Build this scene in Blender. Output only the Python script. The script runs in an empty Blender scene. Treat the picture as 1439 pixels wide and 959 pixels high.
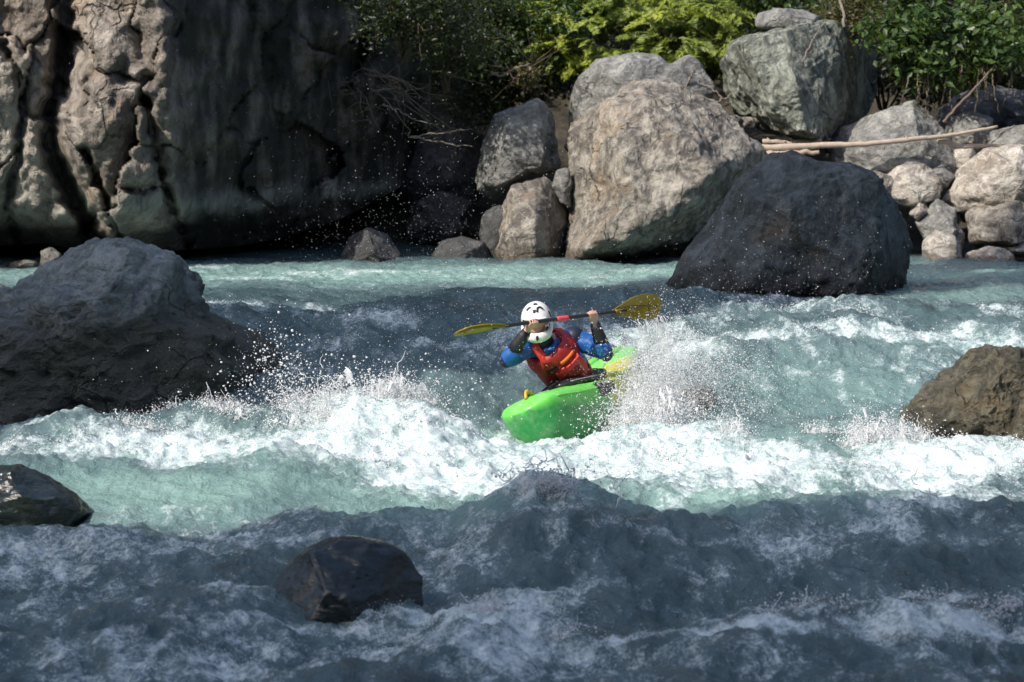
import bpy, math, numpy as np
from mathutils import Vector, Matrix
sc = bpy.context.scene
R = math.radians
# ------------------------------------------------------------------ camera
CAMH = 3.0
PITCH = math.atan(444.5/3997.2)
FPX = 3997.2                                   # 100 mm lens, 36 mm sensor, photograph 1439 px wide
cam = bpy.data.objects.new('camera', bpy.data.cameras.new('camera'))
sc.collection.objects.link(cam); sc.camera = cam
cam.location = (0, 0, CAMH); cam.rotation_euler = (math.pi/2-PITCH, 0, 0)
cam.data.lens = 100; cam.data.sensor_width = 36; cam.data.clip_end = 800
cam.data.dof.use_dof = True; cam.data.dof.focus_distance = 21.6; cam.data.dof.aperture_fstop = 3.6
# ------------------------------------------------------------------ world, sun, exposure
SUN_H = Vector((-.78, -.63)).normalized(); SUN_EL = R(44)
w = bpy.data.worlds.new('World'); sc.world = w; w.use_nodes = True
nt = w.node_tree; bg = nt.nodes['Background']
sky = nt.nodes.new('ShaderNodeTexSky'); sky.sky_type = 'NISHITA'; sky.sun_disc = False
sky.sun_elevation = SUN_EL; sky.sun_rotation = math.atan2(SUN_H.x, SUN_H.y)
sky.air_density = 0.9; sky.dust_density = 3.0; sky.ozone_density = 3.0
nt.links.new(sky.outputs[0], bg.inputs[0]); bg.inputs[1].default_value = 0.14
sun = bpy.data.objects.new('sun', bpy.data.lights.new('sun', 'SUN')); sc.collection.objects.link(sun)
sun.data.energy = 3.0; sun.data.angle = R(0.5); sun.data.color = (1, .935, .84)
sdir = Vector((SUN_H.x*math.cos(SUN_EL), SUN_H.y*math.cos(SUN_EL), math.sin(SUN_EL)))
sun.rotation_euler = sdir.to_track_quat('Z', 'Y').to_euler()
sc.view_settings.view_transform = 'Standard'; sc.view_settings.look = 'None'
sc.view_settings.exposure = 0.68; sc.view_settings.gamma = 1.0
sc.render.engine = 'CYCLES'; sc.cycles.use_denoising = True
sc.cycles.max_bounces = 6; sc.cycles.diffuse_bounces = 3; sc.cycles.glossy_bounces = 3
sc.cycles.transmission_bounces = 4; sc.cycles.caustics_reflective = False; sc.cycles.caustics_refractive = False

# ------------------------------------------------------------------ helpers
CP, SP = math.cos(PITCH), math.sin(PITCH)
def ray(px, py):
    a = (px-719.5)/FPX; c = -(py-479.5)/FPX
    return a, CP+c*SP, -SP+c*CP
def at(px, py, Y):
    a, b, c = ray(px, py); t = Y/b
    return np.array((a*t, Y, CAMH+c*t))
def onz(px, py, z):
    a, b, c = ray(px, py); t = (z-CAMH)/c
    return np.array((a*t, b*t, z))
def proj(x, y, z):
    f = y*CP-(z-CAMH)*SP; u = y*SP+(z-CAMH)*CP
    return 719.5+FPX*x/f, 479.5-FPX*u/f
def sstep(a, b, x):
    t = np.clip((x-a)/(b-a), 0, 1); return t*t*(3-2*t)
def hsh(ix, iy, iz, seed):
    h = (ix.astype(np.int64)*374761393+iy.astype(np.int64)*668265263+iz.astype(np.int64)*2147483647+seed*1274126177) & 0xffffffff
    h = ((h ^ (h >> 13))*1274126177) & 0xffffffff
    h = ((h ^ (h >> 16))*2246822519) & 0xffffffff
    return h ^ (h >> 15)
def noise2(x, y, seed=0):
    ix = np.floor(x); iy = np.floor(y); fx = x-ix; fy = y-iy
    u = fx*fx*fx*(fx*(fx*6-15)+10); v = fy*fy*fy*(fy*(fy*6-15)+10)
    def g(dx, dy):
        a = hsh(ix+dx, iy+dy, np.zeros_like(ix), seed)/4294967296.0*2*np.pi
        return np.cos(a)*(fx-dx)+np.sin(a)*(fy-dy)
    a = g(0, 0); b = g(1, 0); c = g(0, 1); d = g(1, 1)
    return ((a+(b-a)*u)+((c+(d-c)*u)-(a+(b-a)*u))*v)*1.5
def noise3(p, seed=0):
    i = np.floor(p); f = p-i; u = f*f*f*(f*(f*6-15)+10); out = 0
    for dx in (0, 1):
        for dy in (0, 1):
            for dz in (0, 1):
                h = hsh(i[:, 0]+dx, i[:, 1]+dy, i[:, 2]+dz, seed)
                gx = (h & 1023)/511.5-1; gy = ((h >> 10) & 1023)/511.5-1; gz = ((h >> 20) & 1023)/511.5-1
                d = gx*(f[:, 0]-dx)+gy*(f[:, 1]-dy)+gz*(f[:, 2]-dz)
                out = out+d*(u[:, 0] if dx else 1-u[:, 0])*(u[:, 1] if dy else 1-u[:, 1])*(u[:, 2] if dz else 1-u[:, 2])
    return out
def fbm3(p, o=4, seed=0, g=.5, ridged=False):
    a = 1.0; s = 0
    for k in range(o):
        n = noise3(p, seed+k*17)
        s = s+a*((.35-np.abs(n)) if ridged else n); p = p*2.03+3.1; a *= g
    return s
def fbm2(x, y, o=4, seed=0, g=.5, ridged=False):
    a = 1.0; s = 0
    for k in range(o):
        n = noise2(x, y, seed+k*17); s = s+a*((.4-np.abs(n)) if ridged else n)
        x, y = x*1.93+y*.35+5.2, y*1.93-x*.35+1.3; a *= g
    return s
COL = sc.collection
def link_mesh(name, me, mat=None, parent=None, loc=(0, 0, 0)):
    o = bpy.data.objects.new(name, me); COL.objects.link(o); o.location = loc
    if mat is not None: me.materials.append(mat)
    if parent is not None: o.parent = parent
    return o
def mesh_np(name, V, Fs, mat=None, parent=None, origin=(0, 0, 0), smooth=True):
    """V (n,3) world coordinates; Fs list of (m,k) index arrays."""
    V = np.asarray(V, float)-np.asarray(origin, float)
    if not isinstance(Fs, (list, tuple)): Fs = [Fs]
    Fs = [np.asarray(f, np.int32) for f in Fs if len(f)]
    me = bpy.data.meshes.new(name)
    nl = sum(f.size for f in Fs); nf = sum(len(f) for f in Fs)
    me.vertices.add(len(V)); me.vertices.foreach_set('co', V.astype(np.float32).ravel())
    me.loops.add(nl); me.polygons.add(nf)
    me.loops.foreach_set('vertex_index', np.concatenate([f.ravel() for f in Fs]))
    cnt = np.concatenate([np.full(len(f), f.shape[1], np.int32) for f in Fs])
    me.polygons.foreach_set('loop_start', np.concatenate(([0], np.cumsum(cnt)[:-1])).astype(np.int32))
    me.polygons.foreach_set('use_smooth', np.full(nf, smooth))
    me.update(calc_edges=True); me.validate()
    return link_mesh(name, me, mat, parent, (0, 0, 0) if parent is not None else origin)
def attr(o, name, vals):
    a = o.data.attributes.new(name, 'FLOAT', 'POINT'); a.data.foreach_set('value', np.asarray(vals, np.float32))
def acol(o, name, vals):
    a = o.data.attributes.new(name, 'FLOAT_COLOR', 'POINT')
    a.data.foreach_set('color', np.c_[vals, np.ones(len(vals))].astype(np.float32).ravel())
def thing(name, label, cat, loc, group=None):
    o = bpy.data.objects.new(name, None); COL.objects.link(o); o.location = loc
    o.empty_display_size = .1
    return tag(o, label, cat, group)
def tag(o, label=None, cat=None, group=None, kind=None):
    for k, v in (('label', label), ('category', cat), ('group', group), ('kind', kind)):
        if v: o[k] = v
    return o
class MB:
    def __init__(s): s.V = []; s.Q = []; s.T = []; s.n = 0
    def add(s, V, Q=None, T=None):
        s.V.append(np.asarray(V, float))
        if Q is not None and len(Q): s.Q.append(np.asarray(Q)+s.n)
        if T is not None and len(T): s.T.append(np.asarray(T)+s.n)
        s.n += len(V)
    def tube(s, P, rad, sides=8, flat=1.0, flatdir=None):
        P = np.asarray(P, float); n = len(P); rad = np.broadcast_to(np.asarray(rad, float), (n,))
        t = np.gradient(P, axis=0); t /= np.linalg.norm(t, axis=1)[:, None]+1e-9
        ref = np.array(flatdir if flatdir is not None else ((0, 0, 1) if abs(t[0][2]) < .9 else (1, 0, 0)), float)
        u = ref-t*(t@ref)[:, None]; u /= np.linalg.norm(u, axis=1)[:, None]+1e-9
        v = np.cross(t, u); a = np.arange(sides)*2*np.pi/sides
        V = P[:, None]+rad[:, None, None]*(np.cos(a)[None, :, None]*u[:, None]*flat+np.sin(a)[None, :, None]*v[:, None])
        V = V.reshape(-1, 3); i = np.arange(n-1)[:, None]*sides; j = np.arange(sides)[None]; k = (j+1) % sides
        Q = np.stack([i+j, i+k, i+sides+k, i+sides+j], -1).reshape(-1, 4)
        j = np.arange(sides); k = (j+1) % sides
        T = np.r_[np.c_[np.full(sides, n*sides), k, j], np.c_[np.full(sides, n*sides+1), (n-1)*sides+j, (n-1)*sides+k]]
        s.add(np.r_[V, P[:1], P[-1:]], Q, T)
    def ell(s, c, r, M=None, nu=18, nv=12):
        th = np.linspace(0, np.pi, nv+1)[1:-1]; ph = np.arange(nu)*2*np.pi/nu
        V = np.stack([np.sin(th)[:, None]*np.cos(ph), np.sin(th)[:, None]*np.sin(ph), np.cos(th)[:, None]*np.ones(nu)], -1).reshape(-1, 3)
        V = np.r_[V, [[0, 0, 1], [0, 0, -1]]]*np.asarray(r)
        if M is not None: V = V@np.asarray(M)
        i = np.arange(nv-2)[:, None]*nu; j = np.arange(nu)[None]; k = (j+1) % nu
        Q = np.stack([i+j, i+nu+j, i+nu+k, i+k], -1).reshape(-1, 4)
        j = np.arange(nu); k = (j+1) % nu; m = (nv-1)*nu; l = (nv-2)*nu
        s.add(V+np.asarray(c), Q, np.r_[np.c_[np.full(nu, m), j, k], np.c_[np.full(nu, m+1), l+k, l+j]])
    def grid(s, V, nu, nv, wrap=False):
        i = np.arange(nu-1)[:, None]*nv; j = np.arange(nv if wrap else nv-1)[None]; k = (j+1) % nv
        s.add(V, np.stack([i+j, i+nv+j, i+nv+k, i+k], -1).reshape(-1, 4))
    def box(s, c, h, M=np.eye(3)):
        V = np.array([(x, y, z) for x in (-1, 1) for y in (-1, 1) for z in (-1, 1)], float)*h
        s.add(V@np.asarray(M)+np.asarray(c), [(0, 1, 3, 2), (4, 6, 7, 5), (0, 4, 5, 1), (2, 3, 7, 6), (0, 2, 6, 4), (1, 5, 7, 3)])
    def build(s, name, mat, parent=None, origin=(0, 0, 0), smooth=True):
        V = np.concatenate(s.V); F = []
        if s.Q: F.append(np.concatenate(s.Q))
        if s.T: F.append(np.concatenate(s.T))
        return mesh_np(name, V, F, mat, parent, origin, smooth)
def remeshed(mb, name, mat, parent, origin, voxel=.008, smooth=4, factor=.5):
    """fuse overlapping closed pieces into one continuous skin"""
    o = mb.build(name, None, None, origin)
    m = o.modifiers.new('r', 'REMESH'); m.mode = 'VOXEL'; m.voxel_size = voxel
    if smooth:
        m = o.modifiers.new('s', 'SMOOTH'); m.factor = factor; m.iterations = smooth
    dg = bpy.context.evaluated_depsgraph_get()
    me = bpy.data.meshes.new_from_object(o.evaluated_get(dg))
    me.name = name; bpy.data.objects.remove(o)
    me.polygons.foreach_set('use_smooth', np.full(len(me.polygons), True))
    return link_mesh(name, me, mat, parent, (0, 0, 0) if parent is not None else origin)
# ---------------- node helpers
class NM:
    def __init__(s, name):
        s.m = bpy.data.materials.new(name); s.m.use_nodes = True; s.t = s.m.node_tree
        s.b = s.t.nodes['Principled BSDF']; s.out = s.t.nodes['Material Output']
    def n(s, typ, **kw):
        x = s.t.nodes.new(typ)
        for k, v in kw.items(): setattr(x, k, v)
        return x
    def l(s, a, b): s.t.links.new(a, b)
    def val(s, node, sock, v):
        if hasattr(v, 'links') or isinstance(v, bpy.types.NodeSocket): s.l(v, node.inputs[sock])
        else: node.inputs[sock].default_value = v
    def coord(s, which='Object'): return s.n('ShaderNodeTexCoord').outputs[which]
    def map(s, v, scale=(1, 1, 1), rot=(0, 0, 0), loc=(0, 0, 0)):
        m = s.n('ShaderNodeMapping'); s.l(v, m.inputs[0]); m.inputs['Scale'].default_value = scale
        m.inputs['Rotation'].default_value = rot; m.inputs['Location'].default_value = loc; return m.outputs[0]
    def noise(s, v, scale, detail=6, rough=.55, dist=0.0):
        x = s.n('ShaderNodeTexNoise'); s.l(v, x.inputs['Vector']); x.inputs['Scale'].default_value = scale
        x.inputs['Detail'].default_value = detail; x.inputs['Roughness'].default_value = rough
        x.inputs['Distortion'].default_value = dist; return x.outputs['Fac']
    def ramp(s, f, stops):
        x = s.n('ShaderNodeValToRGB'); s.l(f, x.inputs[0]); e = x.color_ramp.elements
        while len(e) < len(stops): e.new(.5)
        for el, (p, c) in zip(e, stops):
            el.position = p; el.color = (*c, 1) if hasattr(c, '__len__') else (c, c, c, 1)
        return x.outputs[0]
    def mix(s, f, a, b, mode='MIX'):
        x = s.n('ShaderNodeMix', data_type='RGBA', blend_type=mode); s.val(x, 0, f)
        for k, v in ((6, a), (7, b)):
            s.val(x, k, v if isinstance(v, bpy.types.NodeSocket) else ((*v, 1) if len(v) == 3 else v))
        return x.outputs[2]
    def math(s, op, a, b=0.0, c=None, clamp=False):
        x = s.n('ShaderNodeMath', operation=op, use_clamp=clamp); s.val(x, 0, a); s.val(x, 1, b)
        if c is not None: s.val(x, 2, c)
        return x.outputs[0]
    def mrange(s, v, a, b, c=0.0, d=1.0):
        x = s.n('ShaderNodeMapRange', interpolation_type='SMOOTHSTEP'); s.val(x, 0, v); s.val(x, 1, a); s.val(x, 2, b); s.val(x, 3, c); s.val(x, 4, d)
        return x.outputs[0]
    def attr(s, name, out='Fac'):
        x = s.n('ShaderNodeAttribute'); x.attribute_name = name; return x.outputs[out]
    def bump(s, h, strength=.5, dist=.02, normal=None):
        x = s.n('ShaderNodeBump'); s.l(h, x.inputs['Height']); x.inputs['Strength'].default_value = strength
        x.inputs['Distance'].default_value = dist
        if normal is not None: s.l(normal, x.inputs['Normal'])
        return x.outputs[0]
def plain(name, col, rough=.5, metal=0, spec=.5, var=.12, scale=30):
    m = NM(name); v = m.coord(); f = m.noise(v, scale, 4)
    c = m.mix(f, tuple(x*(1-var) for x in col), tuple(min(1, x*(1+var)) for x in col)); m.l(c, m.b.inputs['Base Color'])
    m.b.inputs['Roughness'].default_value = rough; m.b.inputs['Metallic'].default_value = metal
    m.b.inputs['Specular IOR Level'].default_value = spec
    m.l(m.bump(f, .15, .004), m.b.inputs['Normal']); return m.m
def rock_mat(name, base, light, dark, scale=1.0, bump=.8, wet=None, wetcol=(.03, .033, .028), streak=(1, 1, 1), rot=(0, 0, 0), warm=None, veins=0.0, contrast=1.5, lichen=0.0, rough=.85, band=None):
    m = NM(name); v = m.coord(); vs = m.map(v, streak, rot)
    n1 = m.noise(vs, 1.15*scale, 9, .62, .8); n2 = m.noise(v, 6*scale, 8, .62); n3 = m.noise(v, 38*scale, 5, .7); n4 = m.noise(vs, 5*scale, 6, .6, 1.2)
    c = m.ramp(n1, [(.30, dark), (.47, base), (.68, light)])
    c = m.mix(m.math('MULTIPLY', m.ramp(n4, [(.42, 1), (.55, 0)]), .55*contrast), c, dark)
    c = m.mix(m.math('MULTIPLY', m.ramp(n2, [(.52, 0), (.66, 1)]), .5*contrast), c, light)
    c = m.mix(m.math('MULTIPLY', m.ramp(m.noise(vs, .75*scale, 6, .65, .4), [(.50, 0), (.62, 1)]), .45), c, tuple(x*1.1 for x in dark))
    if warm: c = m.mix(m.math('MULTIPLY', m.ramp(m.noise(v, 2.3*scale, 5, .6, .5), [(.54, 0), (.68, 1)]), .6), c, warm)
    if lichen: c = m.mix(m.math('MULTIPLY', m.ramp(m.noise(v, 9*scale, 7, .7), [(.55, 0), (.6, 1)]), lichen), c, tuple(min(.75, x*1.7) for x in light))
    vo = m.n('ShaderNodeTexVoronoi', feature='DISTANCE_TO_EDGE'); vo.inputs['Scale'].default_value = 1.35*scale
    wv = m.n('ShaderNodeVectorMath', operation='MULTIPLY_ADD'); nc = m.n('ShaderNodeTexNoise'); m.l(v, nc.inputs['Vector']); nc.inputs['Scale'].default_value = 2.2*scale; nc.inputs['Detail'].default_value = 6
    m.l(nc.outputs['Color'], wv.inputs[0]); wv.inputs[1].default_value = (.9/scale, .9/scale, .9/scale); m.l(vs, wv.inputs[2]); m.l(wv.outputs[0], vo.inputs['Vector'])
    crk = m.math('MULTIPLY', m.ramp(vo.outputs['Distance'], [(.0, 1), (.022, 0)]), m.ramp(m.noise(v, 1.1*scale, 3), [(.45, 0), (.6, 1)]))
    c = m.mix(m.math('MULTIPLY', crk, .75), c, tuple(x*.35 for x in dark))
    c = m.mix(m.ramp(n3, [(.30, .45), (.48, 0)]), c, tuple(x*.45 for x in dark))
    if veins:
        vn = m.math('ABSOLUTE', m.math('SUBTRACT', m.noise(vs, 2.2*scale, 4, .5, 2.0), .5))
        c = m.mix(m.math('MULTIPLY', m.ramp(vn, [(.0, 1), (.018, 0)]), veins), c, tuple(min(.8, x*1.6) for x in light))
    if band:
        c = m.mix(m.math('MULTIPLY', m.attr('side_shade'), 1.0), c, m.mix(n2, (.010, .012, .010), (.055, .055, .045)))  # shade of the right-hand face put into the rock colour
        sb = m.n('ShaderNodeSeparateXYZ'); m.l(m.n('ShaderNodeNewGeometry').outputs['Position'], sb.inputs[0])
        zb = m.math('ADD', sb.outputs[2], m.math('MULTIPLY', m.math('SUBTRACT', n1, .5), 1.1))
        fbd = m.math('MULTIPLY', m.mrange(zb, band[0]-band[1], band[0]), m.mrange(zb, band[0]+band[1], band[0]))
        c = m.mix(m.math('MULTIPLY', fbd, m.ramp(n4, [(.3, .1), (.6, .7)])), c, band[2])
    ro = rough
    if wet is not None:
        sx = m.n('ShaderNodeSeparateXYZ'); m.l(m.n('ShaderNodeNewGeometry').outputs['Position'], sx.inputs[0])
        z = m.math('ADD', sx.outputs[2], m.math('MULTIPLY', m.math('SUBTRACT', n2, .5), .5*wet[1]+.25))
        wf = m.mrange(z, wet[0]+wet[1], wet[0]-wet[1])
        wc = m.mix(.62, m.mix(1.0, c, (.38, .38, .36), 'MULTIPLY'), wetcol)
        c = m.mix(wf, c, wc); ro = m.mrange(wf, 0., 1., rough, .4)
    m.l(c, m.b.inputs['Base Color']); m.val(m.b, 'Roughness', ro)
    h = m.math('ADD', m.math('MULTIPLY', n4, 1.0), m.math('ADD', m.math('MULTIPLY', n2, .8), m.math('MULTIPLY', n3, .22)))
    h = m.math('SUBTRACT', h, m.math('MULTIPLY', crk, .5))
    m.l(m.bump(h, bump, .09/scale), m.b.inputs['Normal']); return m.m
# ================================================================== the ground: river bed and both banks, one sheet
def ground_z(x, y):
    bank = sstep(30.2, 31.6, y)*.75+np.clip(y-31.2, 0, 60)*.42+np.clip(y-36, 0, 60)*.25
    left = sstep(-6.5, -10, x)*sstep(27, 21, y)*1.9+np.clip(-x-9, 0, 80)*.35*sstep(40, 10, y)
    near = sstep(9, 4, y)*2.4+np.clip(-y+1, 0, 60)*.3
    right = np.clip(x-14, 0, 60)*.5
    return -1.0+bank*1.0+left+near+right
gx = np.r_[np.linspace(-160, -14, 40), np.linspace(-13, 13, 80), np.linspace(14, 160, 40)]
gy = np.r_[np.linspace(-60, 26, 40), np.linspace(27, 44, 60), np.linspace(45, 200, 30)]
GX, GY = np.meshgrid(gx, gy, indexing='ij')
GZ = ground_z(GX, GY)+.25*fbm2(GX*.6, GY*.6, 4, 3)
mb = MB(); mb.grid(np.stack([GX, GY, GZ], -1).reshape(-1, 3), len(gx), len(gy))
m = NM('earth'); v = m.coord(); f = m.noise(v, 3, 8, .65)
m.l(m.ramp(f, [(.35, (.018, .015, .010)), (.55, (.05, .042, .028)), (.7, (.09, .075, .05))]), m.b.inputs['Base Color'])
m.b.inputs['Roughness'].default_value = .95; m.l(m.bump(f, .8, .1), m.b.inputs['Normal'])
tag(mb.build('ground', m.m), kind='structure')

# ================================================================== the river
def pl(px, vals):
    xs, ys = zip(*vals); return np.interp(px, xs, ys)
def water_base(x, y):
    px = 719.5+FPX*x/np.maximum(y, 1)                     # only x/y is used: a bearing up the river
    # tongue: upper pool at .5, lower pool at 0
    y0 = 21.15+.25*np.sin(x*.9+.5); y1 = 24.2+.3*np.sin(x*.7+2)
    z = .5*sstep(y0, y1, y)
    g = lambda yc, wf, wb: np.exp(-np.where(y < yc, ((y-yc)/wf)**2, ((y-yc)/wb)**2))
    # foam pile below the drop
    zt = pl(px, [(-400, .12), (0, .14), (120, .17), (300, .12), (420, .2), (500, .30), (600, .26), (690, .05), (750, -.02), (850, .0), (1000, .10), (1110, .10), (1250, .2), (1320, .1), (1439, .08), (1900, .1)])
    z = z+zt*g(20.6+.15*np.sin(x*2.2), .9, .42)
    # green shoulder on the left of the lower pool
    z = z+.17*g(18.7-.10*x, .95, .6)*sstep(-.7, -1.9, x)
    # little rollers right of middle
    z = z+.10*np.exp(-((x-1.15)/.75)**2)*g(17.9, .5, .35)+.05*np.exp(-((x-2.9)/.9)**2)*g(18.3, .5, .3)
    # long shaded roller across the near water
    ro = pl(px, [(-600, .04), (0, .05), (250, .03), (430, .10), (560, .12), (640, .16), (690, .25), (745, .36), (800, .30), (860, .23), (930, .19), (1000, .15), (1150, .15), (1230, .20), (1300, .235), (1380, .2), (1439, .17), (1900, .2)])
    z = z+ro*g(16.5, 1.0, .45)
    # near hole with foam pile
    zn = pl(px, [(-600, .1), (250, .02), (360, -.06), (560, -.06), (650, .12), (760, .10), (900, .04), (1080, .1), (1200, .16), (1330, .2), (1439, .15), (1900, .1)])
    z = z-.16*np.exp(-((y-14.9)/.55)**2)*sstep(-.2, .8, x)+zn*g(13.85, .5, .32)
    # pillow waves of the upper pool
    z = z+.10*np.exp(-((x-.75)/.9)**2)*g(26.0, .7, .5)+.08*np.exp(-((x+1.3)/.8)**2)*g(24.3, .45, .35)+.10*np.exp(-((x-2.3)/1.6)**2)*g(24.5, .5, .4)
    z = z+.05*np.exp(-((x+.4)/.9)**2)*g(25.3, .35, .3)-.05*np.exp(-((x-.3)/1.5)**2)*g(25.2, .35, .3)
    z = z-.17*np.exp(-((x-.02)/.55)**2-((y-20.9)/.55)**2)-.17*np.exp(-((x-.45)/.4)**2-((y-21.6)/.65)**2)
    z = z-.13*np.exp(-((x+.86)/.5)**2-((y-14.1)/.5)**2)
    # water heaped over the sunken rock beside the kayak
    z = z+.10*np.exp(-((x-1.35)/.45)**2-((y-22.2)/.5)**2)
    return z
wx = np.r_[np.linspace(-30, -5.6, 40), np.linspace(-5.5, 5.5, 590), np.linspace(5.6, 30, 40)]
wy = np.r_[np.linspace(2, 11.2, 24), np.linspace(11.3, 30.6, 760), np.linspace(30.8, 34, 6)]
WX, WY = [a.ravel() for a in np.meshgrid(wx, wy, indexing='ij')]
inn = (np.abs(WX) < 5.8) & (WY > 11)
WZ = water_base(WX, WY)
PX, PY = proj(WX, WY, WZ)
def blobs(lst, px, py):
    f = np.zeros_like(px)
    for b in lst:
        cx, cy, rx, ry, s = b[:5]; a = R(b[5]) if len(b) > 5 else 0
        dx = px-cx; dy = py-cy; u = dx*math.cos(a)+dy*math.sin(a); v = -dx*math.sin(a)+dy*math.cos(a)
        f = np.maximum(f, s*np.exp(-((u/rx)**2+(v/ry)**2)**1.4))
    return f
FOAM = [(540, 625, 300, 42, 1.), (230, 622, 210, 27, .95), (40, 630, 120, 24, .75), (640, 668, 170, 40, 1.), (510, 585, 110, 40, 1.),
        (1000, 655, 260, 38, 1.), (1320, 655, 190, 36, 1.), (850, 640, 120, 28, .9), (760, 655, 120, 30, 1.), (1120, 690, 220, 16, .6), (1330, 695, 150, 18, .75), (1240, 615, 60, 30, .9),
        (540, 452, 90, 12, .62), (470, 478, 80, 15, .55), (610, 480, 70, 12, .55), (680, 495, 50, 15, .5), (560, 500, 120, 14, .35), (430, 520, 40, 30, .45), (340, 455, 50, 10, .4),
        (1050, 474, 150, 13, .75), (1250, 464, 210, 11, .72), (1390, 480, 90, 18, .7), (1310, 505, 120, 18, .45), (1183, 545, 12, 55, .62, -12), (1160, 500, 60, 8, .5, 20), (960, 500, 80, 24, .75), (905, 570, 80, 55, .85), (960, 615, 120, 30, .95), (730, 628, 60, 20, .7), (1050, 560, 110, 50, .38), (1090, 520, 110, 14, .45), (1240, 560, 60, 30, .36, -30),
        (200, 770, 240, 34, .55), (60, 790, 130, 30, .55), (100, 840, 160, 26, .40), (430, 757, 160, 20, .55), (650, 770, 90, 50, .5), (660, 870, 180, 20, .72), (760, 845, 130, 24, .62), (1310, 872, 170, 34, .70), (1080, 895, 130, 16, .7), (920, 895, 220, 14, .6), (430, 892, 230, 16, .6), (150, 905, 220, 20, .45), (1000, 762, 260, 20, .40), (700, 940, 800, 16, .38), (1250, 742, 200, 8, .42), (790, 720, 90, 25, .42), (600, 800, 60, 50, .45), (330, 850, 60, 40, .5), (1000, 830, 40, 60, .36, 25), (250, 720, 300, 14, .4),
        (800, 400, 700, 6, .30), (520, 385, 260, 6, .58), (350, 395, 90, 5, .6), (200, 380, 200, 5, .55), (760, 392, 160, 4, .55), (900, 383, 60, 4, .5), (1350, 425, 120, 6, .4), (1100, 425, 220, 7, .5), (60, 590, 120, 12, .6)]
AER = [(230, 690, 290, 46, 1.), (560, 700, 220, 40, .9), (720, 388, 1200, 17, .95), (1050, 700, 330, 30, .95), (1150, 540, 280, 75, .62), (560, 540, 180, 80, .28), (900, 600, 300, 40, .6), (1380, 560, 150, 90, .55), (1330, 412, 150, 12, .7), (700, 640, 800, 60, .8), (1150, 740, 350, 25, .35), (1330, 480, 200, 30, .5)]
foam = blobs(FOAM, PX, PY); foam = np.maximum(foam, (.30+.12*sstep(21, 22.5, WY)+.10*sstep(17.2, 16.5, WY))*sstep(26.6, 24.9, WY)*(1-.8*blobs([(230, 690, 270, 36, 1.), (1000, 820, 330, 36, .6), (1250, 800, 200, 30, .5), (1110, 555, 170, 40, .9), (560, 560, 150, 40, .6)], PX, PY))*(.75+.9*fbm2(WX*.9, WY*.7, 3, 5))); foam = foam*(1+.2*sstep(17, 15, WY)); aer = np.maximum(blobs(AER, PX, PY), .5*foam)
rap = sstep(26.8, 24.8, WY)                                 # 1 in the rapid, 0 in the upper pool
n_big = fbm2(WX*1.0, WY*.8, 2, 11); n_mid = fbm2(WX*2.6+.3*WY, WY*1.9, 3, 21, .55, True); n_sm = fbm2(WX*8, WY*6, 4, 31, .6, True)
n_ch = fbm2(WX*6.5+.8*WY, WY*10, 4, 51, .6)
calmL = blobs([(230, 690, 260, 40, 1.)], PX, PY); face = blobs([(560, 540, 170, 50, .7), (1100, 820, 400, 40, .6), (1110, 550, 190, 50, .85)], PX, PY)
amp = (.35+.65*rap)*(1-.55*calmL)*(1-.5*face)
WZ = WZ+amp*(.10*n_big+.075*(n_mid-.25)+.020*(n_sm-.4)+.06*noise2(WX*1.3+.6*WY, WY*2.2, 19))+foam*rap*(.024*n_ch+.005*fbm2(WX*24, WY*24, 2, 61))+.006*fbm2(WX*26, WY*17, 2, 71)*rap
WZ = WZ+foam**2*rap*.05*np.maximum(fbm2(WX*4.2, WY*3.6, 2, 81), 0)
WZ = WZ+(1-rap)*.03*fbm2(WX*3.5, WY*6, 4, 41, .6, True)
cx_ = .03*foam*rap*fbm2(WX*6, WY*6, 2, 91); cy_ = .035*foam*rap*fbm2(WX*6, WY*6, 2, 97)
shore = sstep(30.0, 31.0, WY)
WZ = WZ*(1-shore)+shore*.5
mb = MB(); mb.grid(np.c_[WX+cx_, WY+cy_, WZ], len(wx), len(wy))
m = NM('river_water'); v = m.coord(); fo = m.attr('foam'); ae = m.attr('aeration')
vs = m.map(v, (1.15, .55, 1), (0, 0, .25))
f1 = m.noise(vs, 5.5, 9, .68, .7); f2 = m.noise(v, 26, 5, .65, .4); f3 = m.noise(vs, 2.0, 5, .6, .8); f4 = m.noise(vs, 75, 4, .7)
lace = m.math('ADD', m.math('ADD', m.math('MULTIPLY', m.math('SUBTRACT', f1, .5), 1.5), m.math('MULTIPLY', m.math('SUBTRACT', f2, .5), .9)), m.math('MULTIPLY', m.math('SUBTRACT', f4, .5), .9))
ff = m.mrange(m.math('ADD', fo, lace), .34, 1.0)
aa = m.math('ADD', ae, m.math('MULTIPLY', m.math('SUBTRACT', f3, .5), .7), clamp=True)
wc = m.ramp(aa, [(.0, (.058, .100, .106)), (.35, (.125, .19, .196)), (.7, (.175, .285, .268)), (1., (.26, .41, .365))])
wc = m.mix(m.math('MULTIPLY', m.ramp(f1, [(.5, 0), (.72, 1)]), .22), wc, (.36, .47, .48))
m.l(wc, m.b.inputs['Base Color']); m.b.inputs['Roughness'].default_value = .07; m.b.inputs['IOR'].default_value = 1.33
m.l(m.bump(m.math('ADD', m.math('ADD', m.math('MULTIPLY', f1, .8), m.math('MULTIPLY', f2, .42)), m.math('MULTIPLY', f4, .10)), .9, .065), m.b.inputs['Normal'])
fb = m.n('ShaderNodeBsdfPrincipled'); m.l(m.mix(m.math('ADD', m.math('MULTIPLY', m.ramp(f2, [(.36, 0), (.6, 1)]), .5), m.math('MULTIPLY', m.ramp(f1, [(.36, 0), (.58, 1)]), .5)), (.42, .55, .54), (.71, .775, .77)), fb.inputs['Base Color'])  # green tint in the foam's lows also carries the shade of the lumps
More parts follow.
